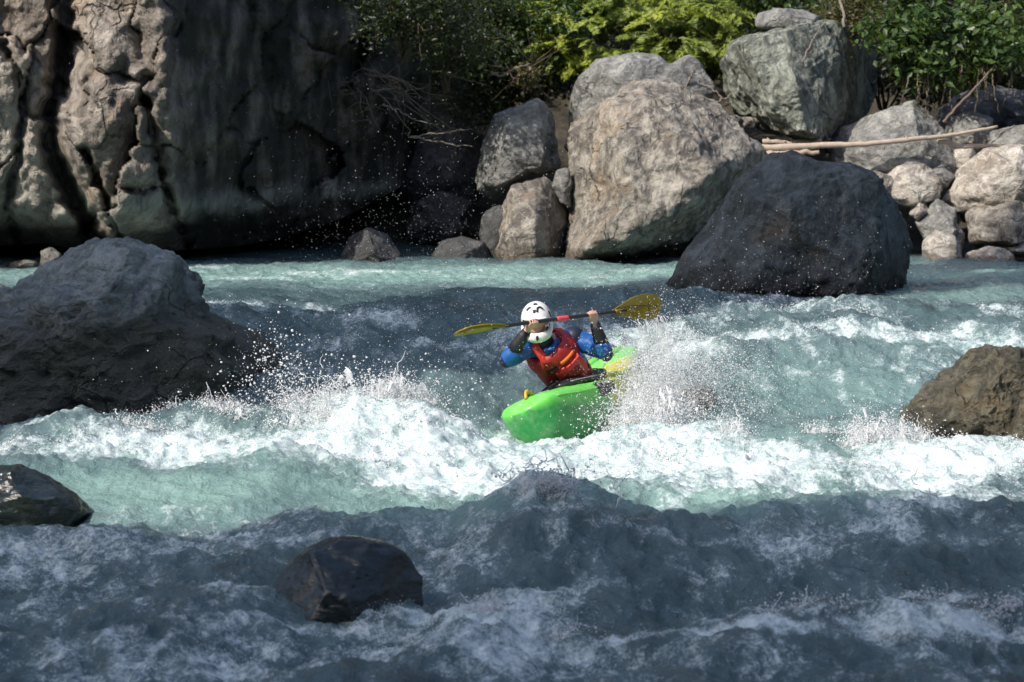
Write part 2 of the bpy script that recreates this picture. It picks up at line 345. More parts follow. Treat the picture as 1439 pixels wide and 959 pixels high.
fb.inputs['Roughness'].default_value = .45; fb.inputs['Specular IOR Level'].default_value = .3
m.l(m.bump(m.math('ADD', m.math('ADD', m.math('MULTIPLY', f1, .8), m.math('MULTIPLY', f2, .5)), m.math('MULTIPLY', f4, .40)), .42, .045), fb.inputs['Normal'])
mx = m.n('ShaderNodeMixShader'); m.l(ff, mx.inputs[0]); m.l(m.b.outputs[0], mx.inputs[1]); m.l(fb.outputs[0], mx.inputs[2]); m.l(mx.outputs[0], m.out.inputs[0])
river = mb.build('river', m.m); tag(river, kind='structure'); attr(river, 'foam', foam); attr(river, 'aeration', aer)
WGRID = WZ.reshape(len(wx), len(wy))
def wz(x, y):
    i = np.clip(np.searchsorted(wx, x), 0, len(wx)-1); j = np.clip(np.searchsorted(wy, y), 0, len(wy)-1); return WGRID[i, j]

# ================================================================== boulders
def ico(sub):
    t = (1+5**.5)/2
    V = np.array([(-1, t, 0), (1, t, 0), (-1, -t, 0), (1, -t, 0), (0, -1, t), (0, 1, t), (0, -1, -t), (0, 1, -t), (t, 0, -1), (t, 0, 1), (-t, 0, -1), (-t, 0, 1)], float)
    F = np.array([(0, 11, 5), (0, 5, 1), (0, 1, 7), (0, 7, 10), (0, 10, 11), (1, 5, 9), (5, 11, 4), (11, 10, 2), (10, 7, 6), (7, 1, 8), (3, 9, 4), (3, 4, 2), (3, 2, 6), (3, 6, 8), (3, 8, 9), (4, 9, 5), (2, 4, 11), (6, 2, 10), (8, 6, 7), (9, 8, 1)])
    V /= np.linalg.norm(V, axis=1)[:, None]
    for _ in range(sub):
        E = np.sort(np.r_[F[:, [0, 1]], F[:, [1, 2]], F[:, [2, 0]]], axis=1)
        U, inv = np.unique(E, axis=0, return_inverse=True); inv = inv.ravel()
        M = V[U[:, 0]]+V[U[:, 1]]; M /= np.linalg.norm(M, axis=1)[:, None]
        n = len(F); a, b, c = inv[:n]+len(V), inv[n:2*n]+len(V), inv[2*n:]+len(V); V = np.r_[V, M]
        F = np.r_[np.c_[F[:, 0], a, c], np.c_[F[:, 1], b, a], np.c_[F[:, 2], c, b], np.c_[a, b, c]]
    return V, F
ICO = {k: ico(k) for k in (3, 4, 5, 6)}
def poly_r(pts, c, th):
    P = np.asarray(pts)-c; Q = np.roll(P, -1, 0); d = np.stack([np.cos(th), np.sin(th)], -1); r = np.zeros(len(th))
    for p, q in zip(P, Q):
        e = q-p; den = d[:, 0]*e[1]-d[:, 1]*e[0]
        with np.errstate(divide='ignore', invalid='ignore'):
            t = (p[0]*e[1]-p[1]*e[0])/den; s = (p[0]*d[:, 1]-p[1]*d[:, 0])/den
        ok = (np.abs(den) > 1e-9) & (t > 0) & (s >= -1e-6) & (s <= 1+1e-6)
        r = np.where(ok, np.maximum(r, t), r)
    return r
def boulder(label, outline, Y, thick, mat, seed=0, sub=5, rough=.05, freq=1.6, facets=6, lean=.25, pw=2.6, depth=None, name='boulder', group=None, cuts=(), parent=None):
    P = np.array([at(px, py, Y)[[0, 2]] for px, py in outline]); c = (P.min(0)+P.max(0))/2
    tab = np.linspace(-np.pi, np.pi, 721); rt = poly_r(P, c, tab)
    k = np.hanning(13); k /= k.sum(); rt = np.convolve(np.r_[rt[-13:-1], rt, rt[1:13]], k, 'same')[12:-12]
    D, F = ICO[sub]; rng = np.random.default_rng(seed); D = D.copy()
    th = np.arctan2(D[:, 2], D[:, 0]); rho = np.hypot(D[:, 0], D[:, 2]); s = (rho**pw+np.abs(D[:, 1])**pw)**(-1/pw)
    U = D*s[:, None]
    for i in range(facets*2):                               # flat broken faces, towards the front
        n = rng.normal(size=3); n[1] = -abs(n[1])-.35; n[2] *= .6; n /= np.linalg.norm(n); o = rng.uniform(.66, .90)
        d = U@n; U = U-np.where(d > o, (d-o)*.95, 0)[:, None]*n
    for n, o in cuts:
        n = np.array(n, float); n /= np.linalg.norm(n); d = U@n; U = U-np.where(d > o, (d-o)*.93, 0)[:, None]*n
    r = np.interp(th, tab, rt); size = rt.mean()
    X = np.c_[U[:, 0]*r, U[:, 1]*thick, U[:, 2]*r]
    X[:, 1] += lean*X[:, 2]
    if depth is not None:
        q = X+np.array((c[0], Y, c[1])); px, py = proj(q[:, 0], q[:, 1], q[:, 2]); X[:, 1] += depth(px, py)*np.clip(1-U[:, 1], 0, 1)
    nrm = X/(np.linalg.norm(X, axis=1)[:, None]+1e-9); f = freq/size; so = np.array((seed*3.7, seed*1.3, seed*2.1))
    warp = np.stack([noise3(X*f*.8+so+k*9.1, 5+k) for k in range(3)], -1)
    Q = X*f+so+warp*.5
    dsp = fbm3(Q, 5, seed, .5)+.55*fbm3(Q*1.9, 4, seed+40, .5, True)-.12
    st = fbm3(Q*np.array((1, 1, 3.2)), 3, seed+80, .5)
    X = X+nrm*(rough*size*(dsp*1.7+st*.55+.5*fbm3(Q*4.3, 3, seed+90, .55, True)-.08))[:, None]
    base = np.array((c[0], Y, P[:, 1].min()))
    o = mesh_np(name, X+np.array((c[0], Y, c[1])), F, mat, parent, base if parent is None else parent.location)
    if parent is None: tag(o, label, 'boulder' if name == 'boulder' else 'rock', group)
    return o
M_cliff = rock_mat('cliff_rock', (.36, .31, .26), (.56, .51, .44), (.11, .095, .08), .55, 1.0, (.9, .12), (.06, .055, .045), (1.3, 1.3, .55), (0, .35, 0), (.36, .25, .16), 0, 1.3, band=(1.08, .2, (.36, .37, .32)))
M_bank = rock_mat('bank_rock', (.29, .262, .215), (.49, .455, .39), (.10, .088, .078), 1.0, .9, (.60, .12), (.10, .075, .045), (1.2, 1, .8), (0, .5, 0), (.34, .24, .15), .25)
M_bank2 = rock_mat('bank_rock_grey', (.25, .245, .225), (.42, .42, .385), (.085, .085, .08), 1.2, .9, (.55, .12), (.10, .08, .05), (1, 1, 1.6), (0, -.4, 0), None, .2, 1.0, .2)
M_green = rock_mat('green_lichen_rock', (.23, .245, .20), (.42, .44, .36), (.07, .075, .065), .9, 1.0, None, streak=(1, 1, .6), lichen=.35)
M_pale = rock_mat('pale_rock', (.42, .38, .32), (.58, .54, .47), (.2, .17, .14), 1.2, .7, (.55, .1), (.12, .09, .06), (1, 1, 1.5), (0, .3, 0), (.42, .32, .22), .5)
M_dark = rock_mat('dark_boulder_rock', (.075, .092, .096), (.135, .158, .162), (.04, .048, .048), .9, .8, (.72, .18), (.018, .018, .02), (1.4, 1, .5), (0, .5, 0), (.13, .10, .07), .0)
M_left = rock_mat('blue_grey_rock', (.185, .22, .215), (.33, .375, .37), (.06, .075, .068), .9, 1.0, (.80, .20), (.06, .062, .042), (1, 1, 1.8), (0, .35, 0), None, .0, 1.0, .1)
M_wet = rock_mat('wet_black_rock', (.012, .019, .016), (.035, .045, .038), (.006, .009, .008), 1.6, .22, None, streak=(.6, 1, 3), rot=(0, -.6, 0), veins=.25, rough=.16)
M_olive = rock_mat('olive_wet_rock', (.12, .105, .065), (.21, .19, .13), (.04, .037, .025), 1.4, 1.0, (.15, .2), (.035, .03, .018), (1, 1, 1.6), (0, .6, 0), (.17, .12, .06), rough=.4)
M_sunk = rock_mat('sunken_rock', (.27, .25, .20), (.38, .36, .31), (.16, .14, .11), 1.6, .8, None, rough=.25)
M_shade = rock_mat('shaded_rock', (.10, .10, .10), (.17, .17, .17), (.05, .05, .05), 1.1, .9, (.5, .2))  # shade of the hollow put into a darker rock colour

# the huge overhanging rock of the left far bank
def polydist(px, py, line):
    d = np.full(px.shape, 1e9)
    for (x0, y0), (x1, y1) in zip(line[:-1], line[1:]):
        ex, ey = x1-x0, y1-y0; t = np.clip(((px-x0)*ex+(py-y0)*ey)/(ex*ex+ey*ey), 0, 1)
        d = np.minimum(d, np.hypot(px-x0-t*ex, py-y0-t*ey))
    return d
NU, NV = 330, 260
tv = np.linspace(0, 1, NV); tu = np.linspace(0, 1, NU)
TU, TV = [a.ravel() for a in np.meshgrid(tu, tv, indexing='ij')]
bot = lambda px: pl(px, [(-420, 352), (0, 346), (60, 342), (110, 352), (150, 346), (240, 353), (330, 347), (400, 334), (480, 308), (560, 265), (600, 215)])
top = -420; CPX = -420+TU*(420+pl(top+TV*770, [(-420, 230), (-200, 400), (-100, 490), (0, 552), (120, 592), (220, 602), (400, 600)]))
CPY = top+TV*(bot(CPX)-top)
ridge = 232+.12*np.abs(CPY-120)**1.0*np.where(CPY > 120, .9, -.10)
wob = 14*fbm2(CPY/60., CPX/200., 3, 7)
dd = CPX-ridge-wob
Yc = 29.15+np.where(dd > 0, dd/136*1.38, -dd/136*.16)
Yc -= .55*np.exp(-((CPX-150)/70.)**2-((CPY-190)/120.)**2)        # belly of the block
Yc += .35*np.exp(-((dd-8)/18.)**2)*sstep(-40, 120, CPY)*0
Yc += .9*sstep(290, 360, CPY)*sstep(600, 300, CPX)*.75+.55*sstep(120, 350, CPY)*sstep(150, 300, CPX)
crA = [(92, -420), (84, -60), (92, 30), (84, 110), (66, 165), (74, 215), (100, 270), (128, 320), (150, 360)]
crB = [(205, 140), (216, 200), (228, 255), (262, 345)]; crC = [(0, 60), (28, 100), (30, 200), (8, 290), (30, 350)]
crD = [(118, 210), (150, 285), (175, 350)]; crE = [(165, 264), (200, 268), (228, 262)]; crF = [(330, -420), (340, 0), (372, 90), (400, 200)]
wob2 = 6*fbm2(CPX/25., CPY/25., 3, 9)
for L, wd, dp in ((crA, 13, .95), (crB, 6, .35), (crC, 6, .3), (crD, 5, .4), (crE, 5, .25), (crF, 16, .18)):
    Yc += dp*np.exp(-((polydist(CPX, CPY, L)+wob2)/wd)**2)
Yc += .35*np.exp(-((polydist(CPX, CPY, [(112, -60), (112, 60), (100, 120)])+wob2)/18)**2)
vp = np.c_[CPX/136., CPY/136., np.zeros(len(CPX))]
vq = vp*np.array((1.3, .75, 1))+np.c_[CPY/136*.45, 0*CPX, 0*CPX]
rv = np.random.default_rng(12); wx2 = CPX+26*fbm2(CPX/70., CPY/70., 3, 61); wy2 = CPY+34*fbm2(CPX/80., CPY/80., 3, 62); best = np.full(len(CPX), 1e9); pl_ = np.zeros(len(CPX)); sec = best.copy()
for k in range(46):                                       # broken planes between fractures
    qx, qy = rv.uniform(-420, 620), rv.uniform(-420, 360); o_, sx, sy = rv.normal(0, .13), rv.normal(0, .0022), rv.normal(0, .0016)
    d_ = np.hypot(wx2-qx+.35*(wy2-qy), (wy2-qy)*.62); val = o_+sx*(CPX-qx)+sy*(CPY-qy); nb = d_ < best
    sec = np.where(nb, best, np.minimum(sec, d_)); pl_ = np.where(nb, val, pl_); best = np.where(nb, d_, best)
Yc += np.clip(pl_, -.4, .4)+np.where(dd > 0, .045, .10)*np.exp(-((sec-best)/5.)**2)
Yc += -.22*fbm3(vq*1.1, 5, 5)-.10*fbm3(vq*2.6, 4, 15, .55, True)-.09*fbm3(vp*3.5, 5, 25, .6)
edge = sstep(.94, 1.0, TU); Yc += edge*1.3
Pts = np.array([at(a, b, c) for a, b, c in zip(CPX, CPY, Yc)])
ring = np.r_[np.arange(NV), (np.arange(1, NU)*NV+NV-1), ((NU-1)*NV+np.arange(NV-2, -1, -1)), (np.arange(NU-2, 0, -1)*NV)]
back = Pts[ring].copy(); back[:, 1] = 35.5; back[:, 2] = np.maximum(back[:, 2], .2)
mid = Pts[ring]*.5+back*.5; mid[:, 1] = np.maximum(Pts[ring][:, 1]+.6, 31.5)
mb = MB(); mb.grid(Pts, NU, NV)
n0 = len(Pts); nr = len(ring); a = ring; b = n0+np.arange(nr)
mb.V.append(np.r_[mid, back, [back.mean(0)]]); mb.n += 2*nr+1
nx = np.roll(np.arange(nr), -1)
mb.Q.append(np.c_[a, a[nx], n0+nx, b]); mb.Q.append(np.c_[b, n0+nx, n0+nr+nx, n0+nr+np.arange(nr)])
mb.T.append(np.c_[n0+nr+np.arange(nr), n0+nr+nx, np.full(nr, n0+2*nr)])
shade_mask = np.r_[sstep(-12, 45, dd+25*fbm2(CPX/40., CPY/120., 4, 44))*(.86+.6*fbm2(CPX/22., CPY/110., 4, 45)), np.full(2*nr+1, .3)]  # mask right of the ridge, where shade is darkened into the colour
o = mb.build('rock_wall', M_cliff, None, (-3, 31, .4)); tag(o, 'huge brown overhanging rock with dark cracks rising straight from the far water', 'rock'); attr(o, 'side_shade', np.clip(shade_mask, 0, 1))

wedge = lambda x0, slope, kx=0., y0=0.: (lambda px, py: np.maximum(px-(x0+kx*(py-y0)), 0)/130.*slope)
boulder('largest rounded boulder of the far bank, grey-brown with pale swirled bands',
        [(797, 400), (798, 300), (787, 240), (794, 190), (830, 155), (880, 130), (905, 121), (960, 123), (1010, 150), (1050, 190), (1085, 226), (1078, 262), (1020, 320), (965, 360), (930, 400)], 30.6, 1.25, M_bank, 3, 6, .06, 2.1, 9, .30, 2.6, lambda px, py: .9*sstep(0, 110, (px-960)*.62+(py-262)*.78))
boulder('smooth grey boulder with a knob, leaning behind the largest rounded boulder',
        [(784, 215), (792, 160), (815, 115), (838, 84), (880, 75), (925, 78), (942, 93), (968, 79), (986, 90), (1004, 122), (990, 190), (850, 260)], 32.0, .9, M_bank2, 8, 5, .05, 1.6, 5, .3)
boulder('pale green-grey lichened angular block with one side in deep shade, below the overhanging shrub',
        [(1016, 90), (1030, 62), (1085, 45), (1160, 30), (1228, 38), (1254, 80), (1252, 135), (1232, 172), (1190, 190), (1140, 194), (1075, 182), (1035, 165), (1019, 130)], 32.0, 1.25, M_green, 12, 6, .055, 2.4, 3, .10, 3.6, wedge(1108, 1.35, .2, 60))
boulder('small dark slab lying on top of the lichened angular block', [(1062, 38), (1066, 20), (1090, 12), (1130, 14), (1158, 24), (1160, 44), (1100, 48)], 32.3, .4, M_bank2, 14, 4, .06, 1.6, 4)
boulder('dappled angular boulder perched on the smaller tan boulder at the mouth of the dark hollow',
        [(666, 245), (678, 200), (694, 165), (728, 150), (755, 139), (780, 158), (790, 200), (788, 240), (745, 255), (722, 268), (692, 292), (670, 272)], 31.6, .55, M_bank2, 17, 5, .06, 1.8, 6, .2)
boulder('upright tan boulder standing in the water beneath the dappled angular boulder',
        [(690, 320), (718, 265), (765, 251), (782, 262), (798, 300), (803, 400), (700, 400), (694, 350)], 30.7, .6, M_bank, 19, 5, .05, 1.6, 6, .2, 2.8, wedge(752, 1.5))
boulder('small wedge stone jammed between the tan boulder and the largest rounded boulder', [(776, 262), (782, 240), (798, 236), (806, 262), (802, 292), (788, 285)], 30.9, .25, M_bank2, 20, 3)
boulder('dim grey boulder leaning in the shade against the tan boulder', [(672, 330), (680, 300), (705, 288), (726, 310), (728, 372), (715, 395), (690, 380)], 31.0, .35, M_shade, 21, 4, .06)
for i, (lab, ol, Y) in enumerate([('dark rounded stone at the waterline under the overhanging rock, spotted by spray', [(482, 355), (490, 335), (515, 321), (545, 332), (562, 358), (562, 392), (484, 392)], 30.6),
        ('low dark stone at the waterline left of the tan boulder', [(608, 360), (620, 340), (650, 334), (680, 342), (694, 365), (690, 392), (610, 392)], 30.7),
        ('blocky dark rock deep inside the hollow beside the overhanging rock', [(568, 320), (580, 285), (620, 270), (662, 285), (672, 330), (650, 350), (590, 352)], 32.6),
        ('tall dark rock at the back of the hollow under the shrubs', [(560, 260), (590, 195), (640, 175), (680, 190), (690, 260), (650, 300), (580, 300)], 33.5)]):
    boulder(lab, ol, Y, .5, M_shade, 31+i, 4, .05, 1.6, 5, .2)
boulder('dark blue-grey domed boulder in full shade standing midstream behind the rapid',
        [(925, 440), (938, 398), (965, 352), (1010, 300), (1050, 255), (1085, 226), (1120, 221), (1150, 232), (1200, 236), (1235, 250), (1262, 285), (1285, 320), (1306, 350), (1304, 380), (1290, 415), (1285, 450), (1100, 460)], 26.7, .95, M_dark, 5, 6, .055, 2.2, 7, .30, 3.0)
boulder('big blue-grey boulder with pale dry top and dark wet foot beside the rapid',
        [(-150, 640), (-140, 500), (-60, 425), (0, 428), (28, 398), (62, 372), (112, 351), (150, 345), (192, 351), (232, 372), (266, 405), (300, 445), (352, 466), (392, 488), (418, 522), (404, 566), (366, 600), (300, 650)], 22.3, 1.05, M_left, 41, 6, .075, 2.6, 9, .42, 2.6)
boulder('far shoulder of rock peeping out behind the big blue-grey boulder', [(-60, 440), (-40, 405), (-10, 398), (10, 408), (25, 440), (0, 470)], 23.6, .4, M_left, 43, 4)
boulder('low black wet rock with water running over it below the big blue-grey boulder', [(-90, 770), (-60, 690), (-20, 662), (20, 659), (62, 674), (102, 696), (134, 728), (128, 775)], 17.25, .35, M_wet, 45, 5, .045, 1.8, 7)
boulder('rounded black wet rock with slanting bands parting the shaded near water', [(362, 880), (372, 842), (398, 803), (432, 775), (476, 761), (522, 764), (566, 780), (592, 815), (594, 860), (584, 910), (430, 910)], 14.75, .36, M_wet, 47, 5, .035, 1.8, 7, .3)
boulder('olive-brown wet angular rock at the right of the white foam', [(1258, 600), (1300, 560), (1340, 526), (1376, 500), (1402, 491), (1432, 494), (1520, 530), (1540, 680), (1330, 680), (1300, 640)], 20.3, .6, M_olive, 49, 6, .085, 2.4, 12, .25, 2.8)
boulder('small rusty rock leaning against the olive-brown wet rock', [(1420, 630), (1425, 600), (1440, 565), (1500, 555), (1510, 670), (1425, 670)], 19.75, .3, M_olive, 50, 4)
boulder('brown sunken rock under thin water beside the kayak', [(890, 600), (905, 562), (940, 543), (985, 539), (1020, 550), (1040, 578), (1040, 620), (900, 620)], 22.15, .6, M_sunk, 51, 5, .05, 1.8, 5, .5)
BS = [('layered grey rock under the long driftwood pole', [(1158, 210), (1180, 178), (1240, 160), (1290, 139), (1312, 165), (1336, 190), (1348, 232), (1325, 256), (1250, 270), (1175, 268)], 31.6, .7, M_bank2, 5),
      ('smooth white oval stone beside the dark domed boulder', [(1237, 256), (1262, 235), (1300, 231), (1320, 250), (1320, 277), (1285, 290), (1252, 285)], 30.9, .3, M_pale, 4),
      ('little grey stone wedged beside the white oval stone', [(1298, 242), (1325, 231), (1342, 246), (1332, 266), (1308, 264)], 31.1, .2, M_bank2, 3),
      ('large tan boulder with a pale quartz vein at the right end of the far bank', [(1322, 285), (1350, 240), (1390, 211), (1439, 204), (1510, 215), (1520, 300), (1430, 296), (1370, 304), (1338, 300)], 30.9, .6, M_pale, 5),
      ('knobbly grey rock below the large tan boulder', [(1288, 312), (1320, 280), (1345, 293), (1360, 332), (1348, 360), (1306, 352)], 30.6, .35, M_bank2, 4),
      ('blunt brown block below the large tan boulder', [(1358, 300), (1385, 285), (1425, 282), (1470, 287), (1470, 338), (1405, 345), (1364, 344)], 30.5, .4, M_bank, 4),
      ('pale split stone at the waterline right of the dark domed boulder', [(1296, 395), (1298, 340), (1318, 326), (1340, 330), (1364, 372), (1364, 395)], 30.2, .3, M_pale, 4),
      ('flat pale stone at the waterline below the blunt brown block', [(1354, 395), (1360, 358), (1392, 347), (1432, 356), (1446, 395)], 30.15, .3, M_pale, 4),
      ('long grey stone resting on the flat pale stone', [(1388, 350), (1400, 338), (1440, 329), (1510, 335), (1510, 368), (1420, 360)], 30.4, .3, M_bank2, 4),
      ('grey stone behind the thin end of the driftwood pole', [(1326, 190), (1340, 165), (1372, 154), (1398, 166), (1396, 200), (1340, 206)], 32.0, .4, M_bank2, 4),
      ('flat grey stone behind the large tan boulder', [(1384, 205), (1396, 184), (1439, 176), (1495, 186), (1495, 225), (1400, 218)], 31.7, .4, M_bank2, 4),
      ('little tan cube of stone left of the large tan boulder', [(1338, 236), (1342, 211), (1370, 206), (1378, 226), (1350, 242)], 31.4, .2, M_pale, 3),
      ('small pink stone touching the dark domed boulder', [(1278, 302), (1284, 284), (1302, 282), (1306, 300), (1290, 310)], 30.7, .15, M_pale, 3),
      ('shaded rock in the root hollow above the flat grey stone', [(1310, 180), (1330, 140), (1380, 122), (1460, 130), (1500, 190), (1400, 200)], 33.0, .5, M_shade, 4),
      ('brown ledge under the layered grey rock', [(1145, 270), (1170, 248), (1230, 242), (1275, 252), (1280, 285), (1200, 300), (1150, 296)], 30.9, .4, M_bank, 4),
      ('broken stone behind the top of the dark domed boulder', [(1062, 240), (1085, 225), (1130, 232), (1160, 250), (1150, 285), (1080, 285)], 31.0, .4, M_bank2, 4),
      ('little grey stone left of the overhanging rock foot at the waterline', [(54, 385), (56, 354), (70, 348), (84, 358), (88, 385)], 29.6, .2, M_bank2, 3)]
for i, (lab, ol, Y, th, mt, sb) in enumerate(BS): boulder(lab, ol, Y, th, mt, 60+i, sb, .06, 1.9, 6, .25)
rng = np.random.default_rng(77)
def pebble(label, px, py, w, h, Y, mat, seed, group):
    a = np.arange(9)*2*np.pi/9; r = 1+rng.uniform(-.18, .18, 9)
    boulder(label, [(px+w*math.cos(t)*q, py-h*math.sin(t)*q) for t, q in zip(a, r)], Y, w/130*.9, mat, seed, 3, .05, 1.6, 5, .2, name='stone', group=group)
for i in range(14): pebble('fist-sized stone in the gaps between the pale bank boulders', rng.uniform(1285, 1445), rng.uniform(245, 372), rng.uniform(8, 16), rng.uniform(6, 11), rng.uniform(31.0, 31.3), [M_bank, M_bank2, M_pale][i % 3], 100+i, 'stones among the right bank boulders')
for i in range(9): pebble('low wet stone along the water edge under the overhanging rock', rng.uniform(-10, 165), rng.uniform(372, 380), rng.uniform(10, 22), rng.uniform(5, 8), rng.uniform(29.4, 29.9), [M_bank, M_bank2][i % 2], 130+i, 'wet stones under the overhanging rock')
for i in range(8): pebble('loose stone wedged beside the driftwood below the lichened block', rng.uniform(1000, 1180), rng.uniform(150, 215), rng.uniform(9, 18), rng.uniform(6, 11), rng.uniform(31.6, 32.2), [M_bank, M_bank2][i % 2], 150+i, 'stones below the lichened block')
# ================================================================== vegetation
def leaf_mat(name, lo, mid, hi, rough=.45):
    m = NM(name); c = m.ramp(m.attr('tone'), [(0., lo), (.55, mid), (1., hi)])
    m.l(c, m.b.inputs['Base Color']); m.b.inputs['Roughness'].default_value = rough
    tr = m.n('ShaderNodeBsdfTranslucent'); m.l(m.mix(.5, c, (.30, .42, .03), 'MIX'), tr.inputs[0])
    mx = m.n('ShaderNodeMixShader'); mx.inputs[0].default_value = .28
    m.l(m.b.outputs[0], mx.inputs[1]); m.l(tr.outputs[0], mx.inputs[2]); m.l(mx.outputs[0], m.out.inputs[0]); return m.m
M_bark = plain('bark', (.10, .075, .055), .9, 0, .2, .4, 12)
M_twig = plain('grey_twig', (.20, .17, .145), .9, 0, .2, .4, 25)
L_dark = leaf_mat('shaded_leaf', (.006, .011, .004), (.017, .03, .008), (.07, .09, .025))  # near-black leaves: shade of the hollow put into the colour
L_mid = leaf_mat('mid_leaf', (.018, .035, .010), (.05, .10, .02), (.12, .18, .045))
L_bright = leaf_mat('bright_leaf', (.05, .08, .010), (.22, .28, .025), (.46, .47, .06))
L_dry = leaf_mat('dry_leaf', (.05, .045, .02), (.12, .10, .04), (.24, .19, .07))
def leaves(C, N, T, L, Wd):
    """rhombic leaves slightly folded on the midrib: centre C, normal N, tip direction T"""
    S = np.cross(N, T); L = L[:, None]; Wd = Wd[:, None]
    V = np.stack([C-T*L*.5, C+S*Wd*.5-T*L*.05+N*Wd*.15, C+T*L*.5, C-S*Wd*.5-T*L*.05+N*Wd*.15], 1).reshape(-1, 3)
    i = np.arange(len(C))[:, None]*4
    return V, np.r_[i+np.array((0, 1, 2)), i+np.array((0, 2, 3))]
def unit(a): return a/(np.linalg.norm(a, axis=-1, keepdims=True)+1e-9)
def bush(label, c, rad, n, size, mat, seed, group=None, clumps=38, frond=False, base=None, name='shrub', cat='shrub', tone=0., nstem=7, stem_r=.018, twigm=None, spread=.16):
    rng = np.random.default_rng(seed); c = np.asarray(c, float); rad = np.asarray(rad, float)
    K = unit(rng.normal(size=(clumps, 3)))*rng.uniform(.35, 1., (clumps, 1))**.6; K[:, 2] = np.where(K[:, 2] < -.6, K[:, 2]*.6, K[:, 2])
    K = c+K*rad
    per = n//clumps; C = []; N = []; T = []; tn = []
    for k in K:
        out = unit(k-c); cs = spread*rng.uniform(.6, 1.3); kt = rng.normal(0, .14)
        if frond:                                          # flat drooping sprays with leaflets on both sides
            for q in range(6):
                d = unit(out*np.array((1, 1, .3))*.6+rng.normal(size=3)*np.array((.7, .7, .22))); L = rng.uniform(.25, .5)
                t = np.repeat(np.linspace(.05, 1, per//12), 2); sgn = np.tile((-1, 1), per//12)
                p = k+d*(t*L)[:, None]+np.array((0, 0, -.12))*(t**2)[:, None]
                up = unit(np.array((-.35, -.45, .8))+rng.normal(size=3)*.25); sd = unit(np.cross(d, up)); wl = (.12*(1-t*.75))
                C.append(p+sd*(sgn*wl*.5)[:, None]); T.append(unit(sd*sgn[:, None]+d*.6)); N.append(unit(up+rng.normal(size=(len(t), 3))*.25)); tn.append(np.clip(.5+kt+rng.normal(0, .15, len(t)), 0, 1))
        else:
            p = k+rng.normal(size=(per, 3))*cs*np.array((1, 1, .75))
            nn = unit(out*.5+np.array((0, -.2, .75))+rng.normal(size=(per, 3))*.55); tt = rng.normal(size=(per, 3))+np.array((0, 0, -.35)); tt = unit(tt-nn*(tt*nn).sum(1)[:, None])
            C.append(p); N.append(nn); T.append(tt); tn.append(np.clip(.42+kt+rng.normal(0, .2, per), 0, 1))
    C = np.concatenate(C); N = np.concatenate(N); T = np.concatenate(T); T = unit(T-N*(T*N).sum(1)[:, None]); tn = np.concatenate(tn)+tone
    sz = size*rng.uniform(.6, 1.3, len(C))
    V, F = leaves(C, N, T, sz, sz*(.28 if frond else .55))
    b = np.asarray(base if base is not None else (c[0], c[1]+.25, c[2]-rad[2]*1.1)); b = np.array((b[0], b[1], b[2]))
    t = thing(name, label, cat, b, group)
    f = mesh_np('foliage', V, F, mat, t, b, False); attr(f, 'tone', np.repeat(np.clip(tn, 0, 1), 4)); f['kind'] = 'stuff'
    sm = MB()
    for k in K[:max(nstem, 3)]:
        s = np.linspace(0, 1, 9)[:, None]; P = b+(k-b)*s+np.array((0, 0, .18))*np.sin(s*np.pi)+rng.normal(size=(9, 3))*.02
        sm.tube(P, np.linspace(stem_r, stem_r*.3, 9), 5)
        for q in range(3):
            a = P[rng.integers(4, 9)]; d = unit(rng.normal(size=3)+unit(k-c))*rng.uniform(.2, .5); s2 = np.linspace(0, 1, 5)[:, None]
            sm.tube(a+d*s2+rng.normal(size=(5, 3))*.012, np.linspace(stem_r*.4, stem_r*.15, 5), 4)
    sm.build('stem', twigm or M_bark, t, b)
    return t
A = at
# shrubs of the hollow, left to right; dark leaf colours carry its shade
G1 = 'dark shrubs above the hollow'
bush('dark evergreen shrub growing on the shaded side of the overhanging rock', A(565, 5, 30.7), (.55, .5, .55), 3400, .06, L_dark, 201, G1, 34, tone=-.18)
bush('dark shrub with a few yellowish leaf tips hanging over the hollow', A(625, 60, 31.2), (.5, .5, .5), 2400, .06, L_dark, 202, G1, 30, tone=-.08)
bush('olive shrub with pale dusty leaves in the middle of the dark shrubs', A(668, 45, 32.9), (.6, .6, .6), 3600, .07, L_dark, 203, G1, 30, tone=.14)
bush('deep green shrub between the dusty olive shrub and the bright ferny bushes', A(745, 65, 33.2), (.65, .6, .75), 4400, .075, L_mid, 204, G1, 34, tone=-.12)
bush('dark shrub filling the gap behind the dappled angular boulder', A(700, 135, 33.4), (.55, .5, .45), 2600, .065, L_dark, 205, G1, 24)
bush('leafless grey shrub straggling over the dark hollow', A(555, 160, 31.6), (.75, .4, .35), 260, .05, L_dry, 206, None, 16, nstem=16, stem_r=.012, twigm=M_twig, base=A(480, 120, 32.2))
bush('small plant with yellowing leaves above the dappled angular boulder', A(741, 108, 32.0), (.16, .15, .16), 220, .06, L_dry, 207, None, 8, tone=.3, spread=.06)
G2 = 'bright ferny bushes above the boulders'
bush('bright yellow-green ferny bush spilling over the leaning grey boulder', A(840, 45, 33.2), (.85, .6, .6), 9000, .075, L_bright, 211, G2, 30, True)
bush('sunlit ferny bush right behind the knob of the leaning grey boulder', A(935, 55, 33.4), (.75, .6, .55), 8000, .075, L_bright, 212, G2, 28, True, tone=-.08)
bush('greener ferny bush left of the lichened angular block', A(1000, 45, 33.5), (.6, .6, .6), 6500, .075, L_bright, 213, G2, 26, True, tone=-.2)
bush('pale sunlit leafy bush above the bright ferny bush', A(800, -10, 34.0), (.8, .6, .6), 5200, .075, L_bright, 214, G2, 34, tone=-.05)
bush('tall ferny bush at the top of the bank behind the sunlit ones', A(930, -30, 34.4), (1.0, .6, .6), 8000, .08, L_bright, 215, G2, 30, True, tone=-.12)
G3 = 'broadleaf shrubs overhanging the right bank'
